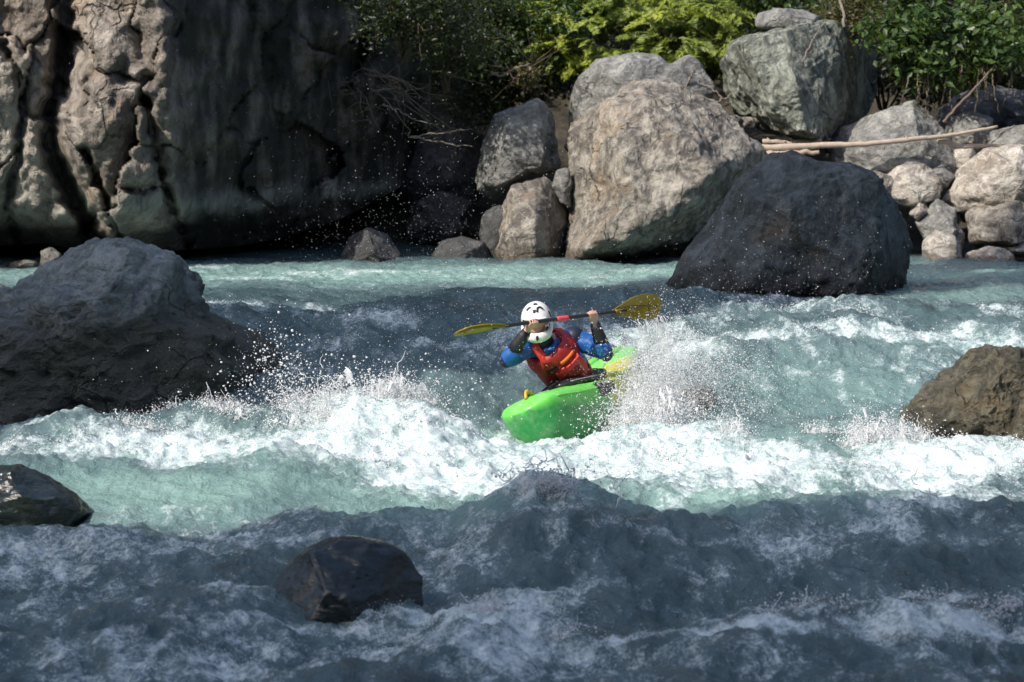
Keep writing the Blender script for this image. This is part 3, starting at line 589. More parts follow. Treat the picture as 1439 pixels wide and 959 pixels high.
bush('broadleaf shrub hanging over the shaded side of the lichened block', A(1275, 45, 32.0), (.55, .5, .55), 1050, .115, L_mid, 221, G3, 30, spread=.12)
bush('broadleaf shrub with glossy leaves drooping above the layered grey rock', A(1330, 75, 31.9), (.6, .45, .5), 1050, .115, L_mid, 222, G3, 30, tone=.05, spread=.12)
bush('broadleaf shrub at the end of the right bank trailing a vine', A(1405, 45, 32.0), (.55, .5, .55), 1050, .115, L_mid, 223, G3, 28, tone=.08, spread=.12)
bush('brownish shrub with dry leaves on top of the lichened block', A(1205, 15, 32.6), (.5, .4, .3), 1800, .06, L_dry, 224, None, 22, tone=-.1)
bush('dark shrub behind the small slab on the lichened block', A(1110, 0, 33.6), (.7, .5, .4), 2600, .07, L_mid, 225, None, 24, tone=-.1)
# fill of the slope behind
rngb = np.random.default_rng(5)
for i, px in enumerate(range(500, 1540, 105)):
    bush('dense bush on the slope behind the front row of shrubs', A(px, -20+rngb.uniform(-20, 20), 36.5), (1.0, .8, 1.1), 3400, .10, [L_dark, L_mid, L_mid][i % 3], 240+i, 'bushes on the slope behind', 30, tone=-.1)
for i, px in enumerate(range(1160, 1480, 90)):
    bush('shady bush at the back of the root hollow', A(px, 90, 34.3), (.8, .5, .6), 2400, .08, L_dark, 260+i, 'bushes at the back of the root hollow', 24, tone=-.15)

# ---------------------------------------------------------------- driftwood, roots
M_drift = plain('driftwood', (.42, .34, .27), .8, 0, .2, .3, 14)
M_root = plain('root', (.16, .125, .10), .9, 0, .2, .3, 20)
def log(label, pts, r0, r1, mat=M_drift, name='driftwood_pole', cat='driftwood', seed=0, stub=True, group=None):
    rng = np.random.default_rng(seed); P = np.array([A(*p) for p in pts]); t = np.linspace(0, 1, len(P)); s = np.linspace(0, 1, 40)
    Q = np.stack([np.interp(s, t, P[:, k]) for k in range(3)], -1); ker = np.ones(5)/5
    for k in range(3): Q[2:-2, k] = np.convolve(Q[:, k], ker, 'valid')
    Q += np.stack([np.convolve(rng.normal(0, .012, 40), np.ones(4)/4, 'same') for _ in range(3)], -1)
    mb = MB(); mb.tube(Q, np.linspace(r0, r1, 40)*(1+.1*np.convolve(rng.normal(size=40), np.ones(3)/3, 'same')), 9)
    if stub:
        for k in rng.integers(6, 34, 3):
            d = unit(rng.normal(size=3)+np.array((0, -.3, .5))); L = rng.uniform(.04, .09)
            mb.tube(Q[k]+d*np.linspace(0, L, 4)[:, None], np.linspace(r0*.45, r0*.25, 4), 6)
    return tag(mb.build(name, mat, None, Q[0]), label, cat, group)
log('long pale driftwood pole lying across the layered grey rock', [(1065, 208, 31.0), (1140, 206, 30.95), (1200, 203, 30.9), (1290, 196, 30.9), (1345, 189, 31.0), (1402, 178, 31.1)], .042, .016, seed=1)
log('thinner driftwood pole lying above the long pale one', [(1072, 199, 31.35), (1110, 201, 31.35), (1155, 198, 31.3)], .03, .022, seed=2)
log('short orange-brown driftwood piece below the long pale pole', [(1078, 219, 30.95), (1110, 216, 30.95), (1152, 214, 30.95)], .045, .025, seed=3, stub=False)
log('grey branch running from the long pole behind the large tan boulder', [(1318, 199, 31.0), (1360, 206, 31.1), (1400, 205, 31.2), (1445, 208, 31.2)], .028, .015, seed=4)
log('broken stick poking up beside the knob of the leaning grey boulder', [(963, 122, 31.7), (971, 108, 31.7), (978, 96, 31.7)], .013, .008, M_twig, seed=5, stub=False)
log('bent stick beside the lichened block', [(1000, 150, 31.6), (1012, 140, 31.6), (1030, 132, 31.6)], .012, .007, M_twig, seed=6, stub=False)
log('pale twig lying on the slope left of the lichened block', [(985, 118, 31.7), (1005, 126, 31.65), (1022, 146, 31.6)], .011, .006, M_twig, seed=7, stub=False)
log('upright grey stem growing against the top of the lichened block', [(1188, 40, 31.2), (1184, 15, 31.3), (1176, -15, 31.5), (1170, -60, 31.8)], .018, .012, M_twig, seed=8, stub=False)
log('leaning grey branch lying against the dark side of the lichened block', [(1128, 88, 31.2), (1140, 60, 31.3), (1160, 30, 31.5)], .012, .006, M_twig, seed=9, stub=False)
log('curved pale branch arching out of the dark shrubs', [(690, 103, 31.6), (705, 108, 31.6), (722, 98, 31.6), (744, 90, 31.7)], .016, .007, M_twig, 'branch', 'branch', 10, False)
log('thin root slanting through the root hollow', [(1325, 172, 31.4), (1350, 145, 31.4), (1380, 115, 31.4), (1398, 92, 31.5)], .018, .01, M_root, 'root', 'root', 11, False)
for i in range(16):
    x = rngb.uniform(1262, 1440); y = rngb.uniform(88, 110); L = rngb.uniform(25, 70); d = rngb.normal(0, 9)
    log('thin root dangling into the hollow below the broadleaf shrubs', [(x, y, 31.7), (x+d*.4, y+L*.4, 31.65), (x+d*.7, y+L*.7, 31.65), (x+d*1.3, y+L, 31.7)], .009, .004, M_root, 'root', 'root', 20+i, False, 'dangling roots')
for i in range(5):
    x = rngb.uniform(470, 640); y = rngb.uniform(80, 200); L = rngb.uniform(40, 90); d = rngb.uniform(-1, 1)
    log('bare grey twig reaching over the dark hollow', [(x, y, 31.3), (x+L*.35, y+d*10, 31.25), (x+L*.7, y+d*24, 31.25), (x+L, y+d*30, 31.2)], .010, .004, M_twig, 'twig', 'twig', 50+i, False, 'bare twigs over the hollow')

# ================================================================== shade casters added out of view: wall for the near water, conifers for midstream
SU = np.array((SUN_H.y, -SUN_H.x)); SU = -SU if SU[0] < 0 else SU          # across the sun
SV = -np.array((SUN_H.x, SUN_H.y)); TAN = math.tan(SUN_EL)
def uv(u, v): return u*SU+v*SV
us = np.linspace(-15.6, 22, 120); V0 = -9.0
reach = np.interp(us, [-15.6, -15.2, -14.6, -13.2, -12.0, -11.0, -9, -6, 0, 22], [2.0, 7.0, 8.3, 10.5, 12.1, 13.3, 14.5, 16, 17, 17])+.35*fbm2(us*1.3, us*0, 4, 3)
mb = MB(); rows = []
for fr, off in ((0, 0), (.25, -.6), (.5, -1.1), (.75, -1.3), (1, -2.0)):
    p = uv(us[:, None], V0+0*us[:, None]-off*-1+.5*fbm2(us*.8, us*0+fr*9, 3, 8)[:, None]); rows.append(np.c_[p, fr*(reach-V0-off)*TAN])
for fr in (1, .5, 0):
    p = uv(us[:, None], V0-6+0*us[:, None]); rows.append(np.c_[p, fr*(reach-V0)*TAN*.98])
mb.grid(np.stack(rows, 1).reshape(-1, 3), len(us), len(rows))
o = mb.build('shade_wall', M_shade, None, (*uv(0, V0), 0)); tag(o, 'unseen tall grey wall shaped to cast shade on the near water', 'shade caster')  # unseen wall, its top outline shaped to set the shade edge
def conifer(label, u, v, H, rad, seed, group):
    b = np.array((*uv(u, v), 0.)); b[2] = ground_z(b[0], b[1])-.2
    rng = np.random.default_rng(seed); t = thing('conifer', label, 'tree', b, group)
    sm = MB(); s = np.linspace(0, 1, 14)[:, None]; sm.tube(b+np.array((0, 0, H))*s, np.linspace(.28, .03, 14), 9)
    n = 9000; h = rng.uniform(.12, 1, n)**.85; r = rad*np.minimum(1, (1.04-h)*3.0)*np.sqrt(rng.uniform(.02, 1, n))*(.8+.2*np.sin(h*70)); a = rng.uniform(0, 2*np.pi, n)
    C = b+np.c_[r*np.cos(a), r*np.sin(a), h*H-.25*r]; N = unit(np.array((0, 0, .8))+rng.normal(size=(n, 3))*.7); T = np.c_[np.cos(a), np.sin(a), np.full(n, -.4)]; T = unit(T-N*(T*N).sum(1)[:, None])
    sz = rng.uniform(.3, .6, n); V, F = leaves(C, N, T, sz, sz*.6); f = mesh_np('crown', V, F, L_mid, t, b, False); attr(f, 'tone', np.repeat(rng.uniform(.1, .6, n), 4)); f['kind'] = 'stuff'
    for k in range(24):
        h = rng.uniform(.12, .9); a = rng.uniform(0, 6.28); L = rad*min(1, (1-h)*3)*.8; sm.tube(b+np.array((0, 0, h*H))+np.array((math.cos(a), math.sin(a), -.25))*np.linspace(0, L, 4)[:, None], np.linspace(.05, .015, 4), 5)
    sm.build('trunk', M_bark, t, b)
for i, (u, v, H, r) in enumerate([(-18.75, 3.0, 19.5, .85), (-19.9, 2.2, 21.0, 1.05)]):  # unseen trees, set out to throw the shade stripe across midstream
    conifer('unseen slender conifer placed so its shade crosses the big blue-grey boulder', u, v, H, r, 300+i, 'unseen shade conifers on the left bank')
# ================================================================== kayak
M_hull = NM('kayak_plastic'); kc = M_hull.attr('paint', 'Color'); kn = M_hull.noise(M_hull.coord(), 14, 6, .65)
M_hull.l(M_hull.mix(M_hull.math('MULTIPLY', M_hull.ramp(kn, [(.42, 0), (.72, 1)]), .22), kc, (.55, .75, .40)), M_hull.b.inputs['Base Color'])
M_hull.b.inputs['Roughness'].default_value = .28; M_hull.l(M_hull.bump(kn, .08, .004), M_hull.b.inputs['Normal']); M_hull = M_hull.m
M_black = plain('black_neoprene', (.014, .014, .016), .6)
M_rim = plain('black_plastic', (.022, .022, .025), .35)
M_grey = plain('grey_trim', (.30, .30, .31), .5)
M_white = plain('white_shell', (.82, .81, .79), .3, var=.05)
M_red = plain('red_nylon', (.70, .03, .025), .45, var=.25, scale=18)
M_vest = plain('vest_red', (.36, .012, .014), .55, var=.3, scale=18)
M_redd = plain('dark_red_nylon', (.20, .008, .010), .6, var=.3, scale=18)
M_orange = plain('orange_webbing', (.75, .16, .02), .55)
M_blue = plain('blue_nylon', (.012, .10, .36), .42, var=.35, scale=14)
M_navy = plain('navy_nylon', (.012, .018, .035), .5)
M_teal = plain('teal_plastic', (.02, .22, .34), .35)
M_yel = plain('yellow_plastic', (.70, .42, .02), .4)
M_skin = plain('skin', (.58, .33, .24), .5, var=.12)
M_pink = plain('pink_grip_tape', (.85, .07, .10), .45)
M_blade = plain('amber_fibreglass', (.36, .25, .010), .22, var=.35, scale=9)
M_bladed = plain('amber_fibreglass_rib', (.27, .17, .012), .25, var=.3, scale=12)
KC = at(805, 545, 22.15)
fw = np.array((-.31, -.94, -.10)); fw /= np.linalg.norm(fw)
up0 = np.array((0, 0, 1.))-fw*fw[2]; up0 /= np.linalg.norm(up0); lf0 = np.cross(up0, fw)
ROLL = R(23); upk = up0*math.cos(ROLL)-lf0*math.sin(ROLL); lfk = lf0*math.cos(ROLL)+up0*math.sin(ROLL)
KM = np.stack([fw, lfk, upk])                              # rows: forward, port, up
def kw(P): return np.asarray(P, float)@KM+KC               # boat coordinates to world; origin on the cockpit rim centre line
t_k = thing('kayak', 'lime green and yellow whitewater kayak dropping bow first into the foam', 'kayak', KC-np.array((0, 0, .3)))
ko = np.array(t_k.location)
xs = np.linspace(-1.34, 1.30, 100); xk = np.where(xs > .3, .3+(xs-.3)*.88, xs)
hwid = np.interp(xs, [-1.34, -1.28, -1.1, -.7, -.2, .1, .5, .9, 1.12, 1.24, 1.30], [.03, .13, .22, .30, .335, .335, .32, .275, .225, .155, .03])
hwid = 1.07*np.convolve(np.pad(hwid, 4, mode='edge'), np.ones(5)/5, 'same')[4:-4]
shr = np.interp(xs, [-1.34, -.9, -.4, 0, .5, .9, 1.15, 1.3], [-.02, -.05, -.07, -.07, -.045, .0, .03, .0])       # sheer line height
dck = np.interp(xs, [-1.34, -1.1, -.7, -.35, 0, .42, .7, 1.0, 1.2, 1.3], [.02, .07, .10, .05, .05, .11, .125, .10, .06, .01])   # crown above the sheer
hul = np.interp(xs, [-1.34, -1.2, -.9, -.4, .1, .6, .95, 1.18, 1.27, 1.3], [.05, .15, .22, .28, .33, .36, .37, .32, .23, .04])   # hull below it
rk = np.where(xs > 0, .085, .03)*np.clip((np.abs(xs)-.45)/.85, 0, 1)**2
nA = 36; ang = np.arange(nA)*2*np.pi/nA; rows = []; colr = []
green = np.array((.09, .62, .10)); shade_green = np.array((.022, .27, .06)); yellow = np.array((.56, .50, .02)); lime = np.array((.20, .74, .08))
for x, hw_, s_, d_, h_, r_ in zip(xs, hwid, shr, dck, hul, rk):
    c = np.cos(ang); s = np.sin(ang); e = .72; eh = .62+.33*sstep(.6, 1.2, abs(x))
    yy = hw_*np.sign(c)*np.abs(c)**e
    zz = np.where(s > 0, d_*np.abs(s)**.9, -h_*np.abs(s)**eh)+s_+r_
    rows.append(np.c_[np.full(nA, np.interp(x, xs, xk)), yy, zz])
    yb = (np.sin(yy*9+x*5)*.05+x+np.where(s < 0, -.25*s, .18*np.abs(c)))           # slanted border of the yellow field
    f = sstep(.27, .21, yb)*sstep(-.62, -.52, yb)
    base = np.where((s > -.02)[:, None], lime*.55+green*.45, shade_green*.95+green*.05)  # hull below the sheer darkened: its self-shade put into the colour
    colr.append(base*(1-f[:, None])+yellow*f[:, None])
V = np.concatenate(rows); VW = kw(V)
i = np.arange(len(xs)-1)[:, None]*nA; j = np.arange(nA)[None]; k = (j+1) % nA
Q = np.stack([i+j, i+nA+j, i+nA+k, i+k], -1).reshape(-1, 4)
ctr = V[Q].mean(1)                                       # leave the cockpit open
hole = (((ctr[:, 0]+.02)/.41)**2+(ctr[:, 1]/.245)**2 < .93) & (ctr[:, 2] > -.03)
e0 = len(V); VW = np.r_[VW, kw([rows[0].mean(0)]), kw([rows[-1].mean(0)])]
T = np.r_[np.c_[np.full(nA, e0), np.arange(nA), (np.arange(nA)+1) % nA], np.c_[np.full(nA, e0+1), (len(xs)-1)*nA+(np.arange(nA)+1) % nA, (len(xs)-1)*nA+np.arange(nA)]]
hull = mesh_np('hull', VW, [Q[~hole], T], M_hull, t_k, ko); acol(hull, 'paint', np.r_[np.concatenate(colr), [green, green]])
def deckz(x, y):
    x = np.interp(x, xk, xs)
    hw_ = np.interp(x, xs, hwid); c = np.clip(np.abs(y)/hw_, 0, .999)**(1/.72)
    return np.interp(x, xs, dck)*np.sqrt(1-c*c)**.9+np.interp(x, xs, shr)+np.interp(x, xs, rk)
a = np.linspace(0, 2*np.pi, 49)
rimP = np.c_[-.02+.41*np.cos(a), .25*np.sin(a), np.zeros(49)]; rimP[:, 2] = deckz(rimP[:, 0], rimP[:, 1])+.03
mb = MB(); mb.tube(kw(rimP), .017, 8); mb.build('cockpit_rim', M_rim, t_k, ko)
mb = MB(); edge = rimP.copy(); edge[:, 1] *= 1.03; edge[:, 2] += .012; mb.tube(kw(edge[4:24]), .006, 6); o = mb.build('rim_cord', M_grey, t_k, ko)
rings = []
for q, zz in ((1., .018), (.93, .03), (.8, .034), (.62, .05), (.5, .09), (.44, .14)):
    P = rimP.copy(); P[:, 0] = (P[:, 0]+.02)*q-.02-.06*(1-q); P[:, 1] *= q; P[:, 2] += zz+.012*(1-q)*np.sin(a*7); rings.append(P[:-1])
mb = MB(); mb.grid(kw(np.concatenate(rings)), len(rings), 48, True); skirt = mb.build('spray_skirt', M_black, t_k, ko)
# bow and stern grab loops, bow strap, moulded deck panel lines
def arc(x0, y0, x1, y1, h, n=10):
    s = np.linspace(0, 1, n); X = x0+(x1-x0)*s; Yy = y0+(y1-y0)*s; return np.c_[X, Yy, deckz(X, Yy)+h*np.sin(s*np.pi)+.004]
mb = MB(); mb.tube(kw(arc(1.08, .03, .95, .04, .045)), .012, 8); mb.build('grab_loop', M_yel, t_k, ko)
mb = MB(); mb.tube(kw(arc(-1.18, .05, -1.18, -.05, .04)), .011, 8); mb.build('grab_loop', M_rim, t_k, ko)
mb = MB(); mb.tube(kw(arc(.95, -.0, .52, -.11, .018, 14)), .008, 6); mb.build('deck_strap', M_rim, t_k, ko)
mb = MB()
for s in (-1, 1):
    X = np.linspace(-.35, 1.0, 40); Yy = s*np.interp(X, xk, hwid)*.985; mb.tube(kw(np.c_[X, Yy, deckz(X, Yy)-.004]), .008, 6)
seam = mb.build('seam', M_hull, t_k, ko); acol(seam, 'paint', np.tile(lime*.8, (len(seam.data.vertices), 1)))
def decal(x0, x1, y0, y1, name, mat, lift=.005, skew=0., nx=10, ny=5):
    s, t = np.meshgrid(np.linspace(0, 1, nx), np.linspace(0, 1, ny), indexing='ij'); X = (x0+(x1-x0)*s+skew*t).ravel(); Yy = (y0+(y1-y0)*t).ravel()
    mb = MB(); mb.grid(kw(np.c_[X, Yy, deckz(X, Yy)+lift]), nx, ny); return mb.build(name, mat, t_k, ko)
def sidept(x, th, off):                                # point on the port flank: section angle th, pushed out by off
    xi = np.interp(x, xk, xs); c, s_ = np.cos(th), np.sin(th); eh = .62+.33*sstep(.6, 1.2, np.abs(xi))
    z = np.where(s_ > 0, np.interp(xi, xs, dck)*np.abs(s_)**.9, -np.interp(xi, xs, hul)*np.abs(s_)**eh)+np.interp(xi, xs, shr)+np.interp(xi, xs, rk)
    return np.c_[x, np.interp(xi, xs, hwid)*np.abs(c)**.72+off, z+off*.4]
s_, t_ = np.meshgrid(np.linspace(.10, .42, 14), np.linspace(-.06, .55, 8), indexing='ij'); mb = MB(); mb.grid(kw(sidept(s_.ravel(), t_.ravel(), .007)), 14, 8); d1 = mb.build('logo_plate', M_rim, t_k, ko)
mb = MB()                                              # worn pale block letters of the plate: too small to read in the photograph
for q in range(5):
    x0 = .135+q*.053
    for (u0, v0, u1, v1) in [((0, 0, 0, 1), (1, 0, 1, 1), (0, 1, 1, 1), (0, .5, 1, .5), (0, 0, 1, 0), (0, 0, 1, 1))[z] for z in ((0, 2, 3), (0, 1, 5), (2, 0, 1, 3), (0, 4, 2), (5, 1))[q]]:
        s = np.linspace(0, 1, 4); X = x0+.036*(u0+(u1-u0)*s); mb.tube(kw(sidept(X, .05+.32*(v0+(v1-v0)*s), .010)), .0055, 4)
mb.build('lettering', M_grey, d1, ko)
mb = MB()
for q in range(7):
    s = np.linspace(0, 1, 4); X = .86-.024*q+0*s; Yy = .055+.028*s; X = X+.01*((q % 3)-1)*s; mb.tube(kw(np.c_[X, Yy, deckz(X, Yy)+.003]), .0035, 4)
mb.build('lettering', M_grey, t_k, ko)
mb = MB(); b0 = [-.62, .0]; mb.ell(kw([-.66, 0, .10]), (.17, .17, .10)); 
pil = MB(); s = np.linspace(0, 1, 12); X = -.48-.7*s; pil.tube(kw(np.c_[X, 0*X+.09, deckz(X, 0*X+.09)+.0]), .035*np.sin(s*np.pi)**.5+.004, 8); o = pil.build('deck_ridge', M_hull, t_k, ko); acol(o, 'paint', np.tile(lime, (len(o.data.vertices), 1)))
pil = MB(); pil.tube(kw(np.c_[X, 0*X-.09, deckz(X, 0*X-.09)+.0]), .035*np.sin(s*np.pi)**.5+.004, 8); o = pil.build('deck_ridge', M_hull, t_k, ko); acol(o, 'paint', np.tile(lime, (len(o.data.vertices), 1)))

# ================================================================== kayaker
hip = kw([-.10, 0, -.02]); chest = at(775, 502, 22.02); neck = at(762, 478, 21.96); head = at(754, 450, 21.88)
shR = at(741, 487, 21.93); shL = at(806, 475, 22.10)        # his right / left shoulder
elR = at(716, 504, 21.70); elL = at(848, 493, 22.02)
haR = at(747, 461, 21.62); haL = at(832, 449, 21.93)
t_p = thing('person', 'kayaker in white helmet, red life vest and blue jacket raising the paddle before the face', 'person', hip)
po = np.array(t_p.location)
# paddle axis
pA = at(640, 467, 21.22); pB = at(928, 430, 22.30); ax = (pB-pA)/np.linalg.norm(pB-pA)
gR = pA+ax*np.dot(haR-pA, ax); gL = pA+ax*np.dot(haL-pA, ax)
td = unit(neck-hip); side = unit(shL-shR); front = unit(np.cross(side, td))*1.0
if front[1] > 0: front = -front
side = unit(np.cross(td, front)); 
if side[0] < 0: side = -side
def fr(o, s, f, u): return o+side*s+front*f+td*u
def lerp(a, b, t): return a+(b-a)*t
body = MB()
body.tube([hip, lerp(hip, chest, .5), chest, lerp(chest, neck, .7)], [.13, .125, .13, .10], 14)
body.tube([shR, lerp(shR, shL, .5), shL], [.055, .07, .055], 10)
body.tube([lerp(chest, neck, .6), neck, head], [.06, .055, .055], 10)
for sh, el, ha in ((shR, elR, haR), (shL, elL, haL)):
    body.tube([sh, lerp(sh, el, .5), el], [.052, .048, .042], 10); body.tube([el, lerp(el, ha, .35), lerp(el, ha, .8)], [.041, .042, .03], 10)
for sg in (-1, 1):                                          # thighs and shins under the deck
    kn = kw([.42, .13*sg, -.06]); ft = kw([.86, .07*sg, -.10]); body.tube([fr(hip, .07*sg, 0, 0), kn, ft], [.075, .055, .04], 10)
hf = unit(np.array((-.10, -.97, -.20))); hu = unit(np.array((-.06, -.1, 1.))-hf*np.dot(hf, np.array((-.06, -.1, 1.)))); hs = np.cross(hu, hf); HM = np.stack([hs, -hf, hu])   # rows: side, back, up
if hs[0] < 0: hs = -hs; HM[0] = hs
def hd(s, f, u): return head+hs*s+hf*f+hu*u
body.ell(hd(0, 0, .01), (.074, .092, .105), HM); body.ell(hd(0, .045, -.06), (.05, .045, .055), HM)   # cranium, jaw
body.tube([hd(0, .085, .015), hd(0, .105, -.022), hd(0, .092, -.03)], [.009, .014, .012], 8)        # nose
for s in (-1, 1):
    body.ell(hd(.078*s, -.005, -.01), (.012, .022, .032), HM); body.ell(hd(.03*s, .078, .032), (.02, .012, .008), HM)   # ears, brows
body.ell(hd(0, .083, -.058), (.022, .010, .007), HM); body.ell(hd(0, .081, -.071), (.018, .010, .007), HM)       # lips
for wr0, g, el, sg in ((haR, gR, elR, 1), (haL, gL, elL, 1)):
    d = unit(g-el); pc = g-d*.036; perp = unit(np.cross(ax, d)); 
    if perp[1] > 0: perp = -perp                           # towards the viewer: the back of the fist
    body.tube([lerp(el, g, .72), g-d*.075, pc], [.029, .026, .03], 8)
    for q in range(4):
        o = ax*(.030-.021*q)+pc; L = (.95, 1.05, 1.0, .85)[q]; r = .0098*(1, 1.02, .98, .88)[q]
        k1 = o+perp*.022+d*.018; k2 = o+perp*.028*L+d*.050; k3 = o+perp*.004+d*.064*L; k4 = o-perp*.017+d*.046
        body.tube([o+perp*.01, k1, k2, k3, k4], [r*1.15, r*1.12, r*1.05, r, r*.85], 7)
    th = pc+ax*.024; body.tube([th, th+ax*.022+d*.012+perp*.004, th+ax*.020+d*.030-perp*.018, th+ax*.006+d*.044-perp*.024], [.014, .013, .0115, .009], 7)
    body.ell(pc+perp*.008, (.040, .018, .034), np.stack([ax, perp, unit(np.cross(ax, perp))]))
remeshed(body, 'body', M_skin, t_p, po, .0055, 3, .4)
jk = MB()                                                   # blue dry jacket
jk.tube([hip-td*.02, lerp(hip, chest, .5), chest, lerp(chest, neck, .75)], [.155, .15, .155, .115], 16)
for sh, el in ((shR, elR), (shL, elL)):
    jk.tube([lerp(chest, sh, .6)+td*.04, sh, lerp(sh, el, .35), lerp(sh, el, .7), el], [.085, .083, .080, .076, .066], 12); jk.ell(el, (.066, .066, .066))
for el, ha in ((elR, haR), (elL, haL)): jk.tube([el, lerp(el, ha, .15), lerp(el, ha, .30)], [.066, .064, .056], 12)
j = remeshed(jk, 'jacket', M_blue, t_p, po, .011, 3, .5)
Vn = np.empty(len(j.data.vertices)*3); j.data.vertices.foreach_get('co', Vn); Vn = Vn.reshape(-1, 3)
nn = np.empty(len(Vn)*3); j.data.vertices.foreach_get('normal', nn); nn = nn.reshape(-1, 3)
Vn += nn*(.012*fbm3(Vn*np.array((9, 9, 14)), 3, 4, .5, True))[:, None]; j.data.vertices.foreach_set('co', Vn.ravel()); j.data.update()
for el, ha, g in ((elR, haR, gR), (elL, haL, gL)):
    mb = MB(); mb.tube([lerp(el, g, .22), lerp(el, g, .4), lerp(el, g, .6), lerp(el, g, .76)], [.059, .053, .045, .036], 14); mb.build('sleeve_cuff', M_black, t_p, po)
mb = MB(); mb.tube([lerp(chest, neck, .8), neck+td*.01, neck+td*.045], [.085, .075, .068], 14); mb.build('neck_gasket', M_black, t_p, po)
mb = MB()
for sh, el in ((shL, elL), ): mb.ell(lerp(sh, el, .04)+td*.015, (.092, .092, .085))
mb.build('shoulder_panel', M_navy, t_p, po)
mb = MB(); mb.ell(elR+np.array((-.02, 0, -.012)), (.056, .058, .062)); mb.build('elbow_patch', M_navy, t_p, po)
mb = MB(); mb.ell(elL+np.array((.022, 0, -.02)), (.056, .058, .066)); mb.build('elbow_patch', M_navy, t_p, po)
# life vest: wraps the trunk
VS = float(np.linalg.norm(neck-hip))*.93/.45; vest = MB(); rows = []; na = 40; aa_ = np.arange(na)*2*np.pi/na
for u, sw, sf in ((.05, .165, .15), (.10, .178, .165), (.20, .186, .178), (.29, .19, .182), (.36, .20, .19), (.41, .185, .18), (.45, .15, .15)):
    c0 = hip+td*u*VS; rows.append(c0+side*(sw*1.04*np.sign(np.cos(aa_))*np.abs(np.cos(aa_))**.8)[:, None]+front*(sf*np.sign(np.sin(aa_))*np.abs(np.sin(aa_))**.8)[:, None])
vest.grid(np.concatenate(rows), len(rows), na, True); V0_ = vest.build('life_vest', M_vest, t_p, po)
ves = V0_; sol = ves.modifiers.new('t', 'SOLIDIFY'); sol.thickness = .03; sol.offset = -1
def vp_(s, u, off=0.):                                      # point on the vest front: s across, u up the trunk
    sw = np.interp(u, [.05, .1, .2, .29, .36, .41, .45], [.165, .178, .186, .19, .20, .185, .15]); sf = np.interp(u, [.05, .1, .2, .29, .36, .41, .45], [.15, .165, .178, .182, .19, .18, .15])
    c = np.clip(abs(s)/sw, 0, .98)**(1/.8); return hip+td*u*VS+side*s+front*(sf*math.sqrt(1-c*c)**.8+off)
def patch(name, mat, s0, s1, u0, u1, th, parent=t_p, n=7, slant=0.):
    mb = MB(); g = []
    for layer in (-.012, th):
        for a_ in np.linspace(0, 1, n):
            for b_ in np.linspace(0, 1, n):
                e_ = .88+.12*math.sin(math.pi*b_) if layer > 0 else 1.
                ss = (s0+s1)/2+(s1-s0)*(a_-.5)*e_; uu = (u0+u1)/2+(u1-u0)*(b_-.5)*e_+slant*(a_-.5); g.append(vp_(ss, uu, layer+(th*.25*math.sin(math.pi*a_)*math.sin(math.pi*b_) if layer > 0 else 0)))
    g = np.array(g); q = []; N2 = n*n
    for a_ in range(n-1):
        for b_ in range(n-1):
            i0 = a_*n+b_; q.append((N2+i0, N2+i0+n, N2+i0+n+1, N2+i0+1)); q.append((i0, i0+1, i0+n+1, i0+n))
    for k_ in range(n-1):
        for (p0, p1) in ((k_, k_+1), ((n-1)*n+k_+1, (n-1)*n+k_), (k_*n+n, k_*n), (k_*n+n-1, k_*n+2*n-1)): q.append((p0, N2+p0, N2+p1, p1))
    mb.add(g, q); o = mb.build(name, mat, parent, po, False); return o
patch('lower_panel', M_redd, -.15, .165, .055, .145, .012, ves)
pk = patch('chest_pocket', M_red, -.10, .145, .15, .325, .045, ves)
patch('mesh_window', M_redd, -.06, .08, .205, .29, .056, pk)
patch('buckle', M_teal, .145, .172, .20, .29, .03, ves, 5)
patch('side_strap', M_black, -.175, -.135, .06, .22, .022, ves)
patch('waist_strap', M_black, -.17, .17, .145, .158, .02, ves)
patch('orange_band', M_orange, -.02, .12, .345, .366, .016, ves)
patch('chest_strap', M_black, -.15, -.06, .345, .362, .024, ves)
patch('zip', M_grey, .09, .10, .16, .32, .05, ves, 4)
mb = MB(); mb.ell(vp_(-.11, .115, .02), (.016, .014, .02)); mb.build('toggle', M_yel, ves, po)
mb = MB(); mb.ell(vp_(-.12, .06, .02), (.012, .012, .016)); mb.build('toggle', M_orange, ves, po)
for s in (-1, 1):
    mb = MB(); sh = shR if s < 0 else shL
    P = [vp_(.10*s, .40, -.01), lerp(chest, sh, .62)+td*.10+front*.07, lerp(chest, sh, .62)+td*.135, lerp(chest, sh, .6)+td*.08-front*.10]
    t_ = np.linspace(0, 3, 13); P = np.array(P); P = np.stack([np.interp(t_, range(4), P[:, k]) for k in range(3)], -1)
    mb.tube(P, .032, 8, .45, front+td); mb.build('shoulder_strap', M_red if s < 0 else M_redd, ves, po)
# helmet
th = np.linspace(.02, R(118), 22); ph = np.linspace(0, 2*np.pi, 49)[:-1]; rows = []
for t in th:
    rr = np.array((.118, .138, .132)); P = np.c_[np.sin(t)*np.sin(ph)*rr[0], np.sin(t)*np.cos(ph)*rr[1], np.full(48, np.cos(t)*rr[2])]
    rows.append(P)
G = np.array(rows); frontness = np.cos(ph)
lim = np.interp(frontness, [-1, .1, .35, .7, 1], [-.06, -.055, -.01, .026, .03])         # brim: high in front, low behind
G[..., 2] = np.maximum(G[..., 2], lim[None, :]+np.linspace(0, .004, 22)[:, None])
G[..., 1] += np.where(G[..., 1] > 0, .012*sstep(.09, .03, G[..., 2]), 0)
G = head+(G[..., :1]*hs+G[..., 1:2]*hf+(G[..., 2:3]+.015)*hu)
mb = MB(); mb.grid(G.reshape(-1, 3), 22, 48, True); hel = mb.build('helmet', M_white, t_p, po); so = hel.modifiers.new('t', 'SOLIDIFY'); so.thickness = .012; so.offset = -1
a = np.linspace(-R(105), R(105), 30)                          # chin guard
rows = []
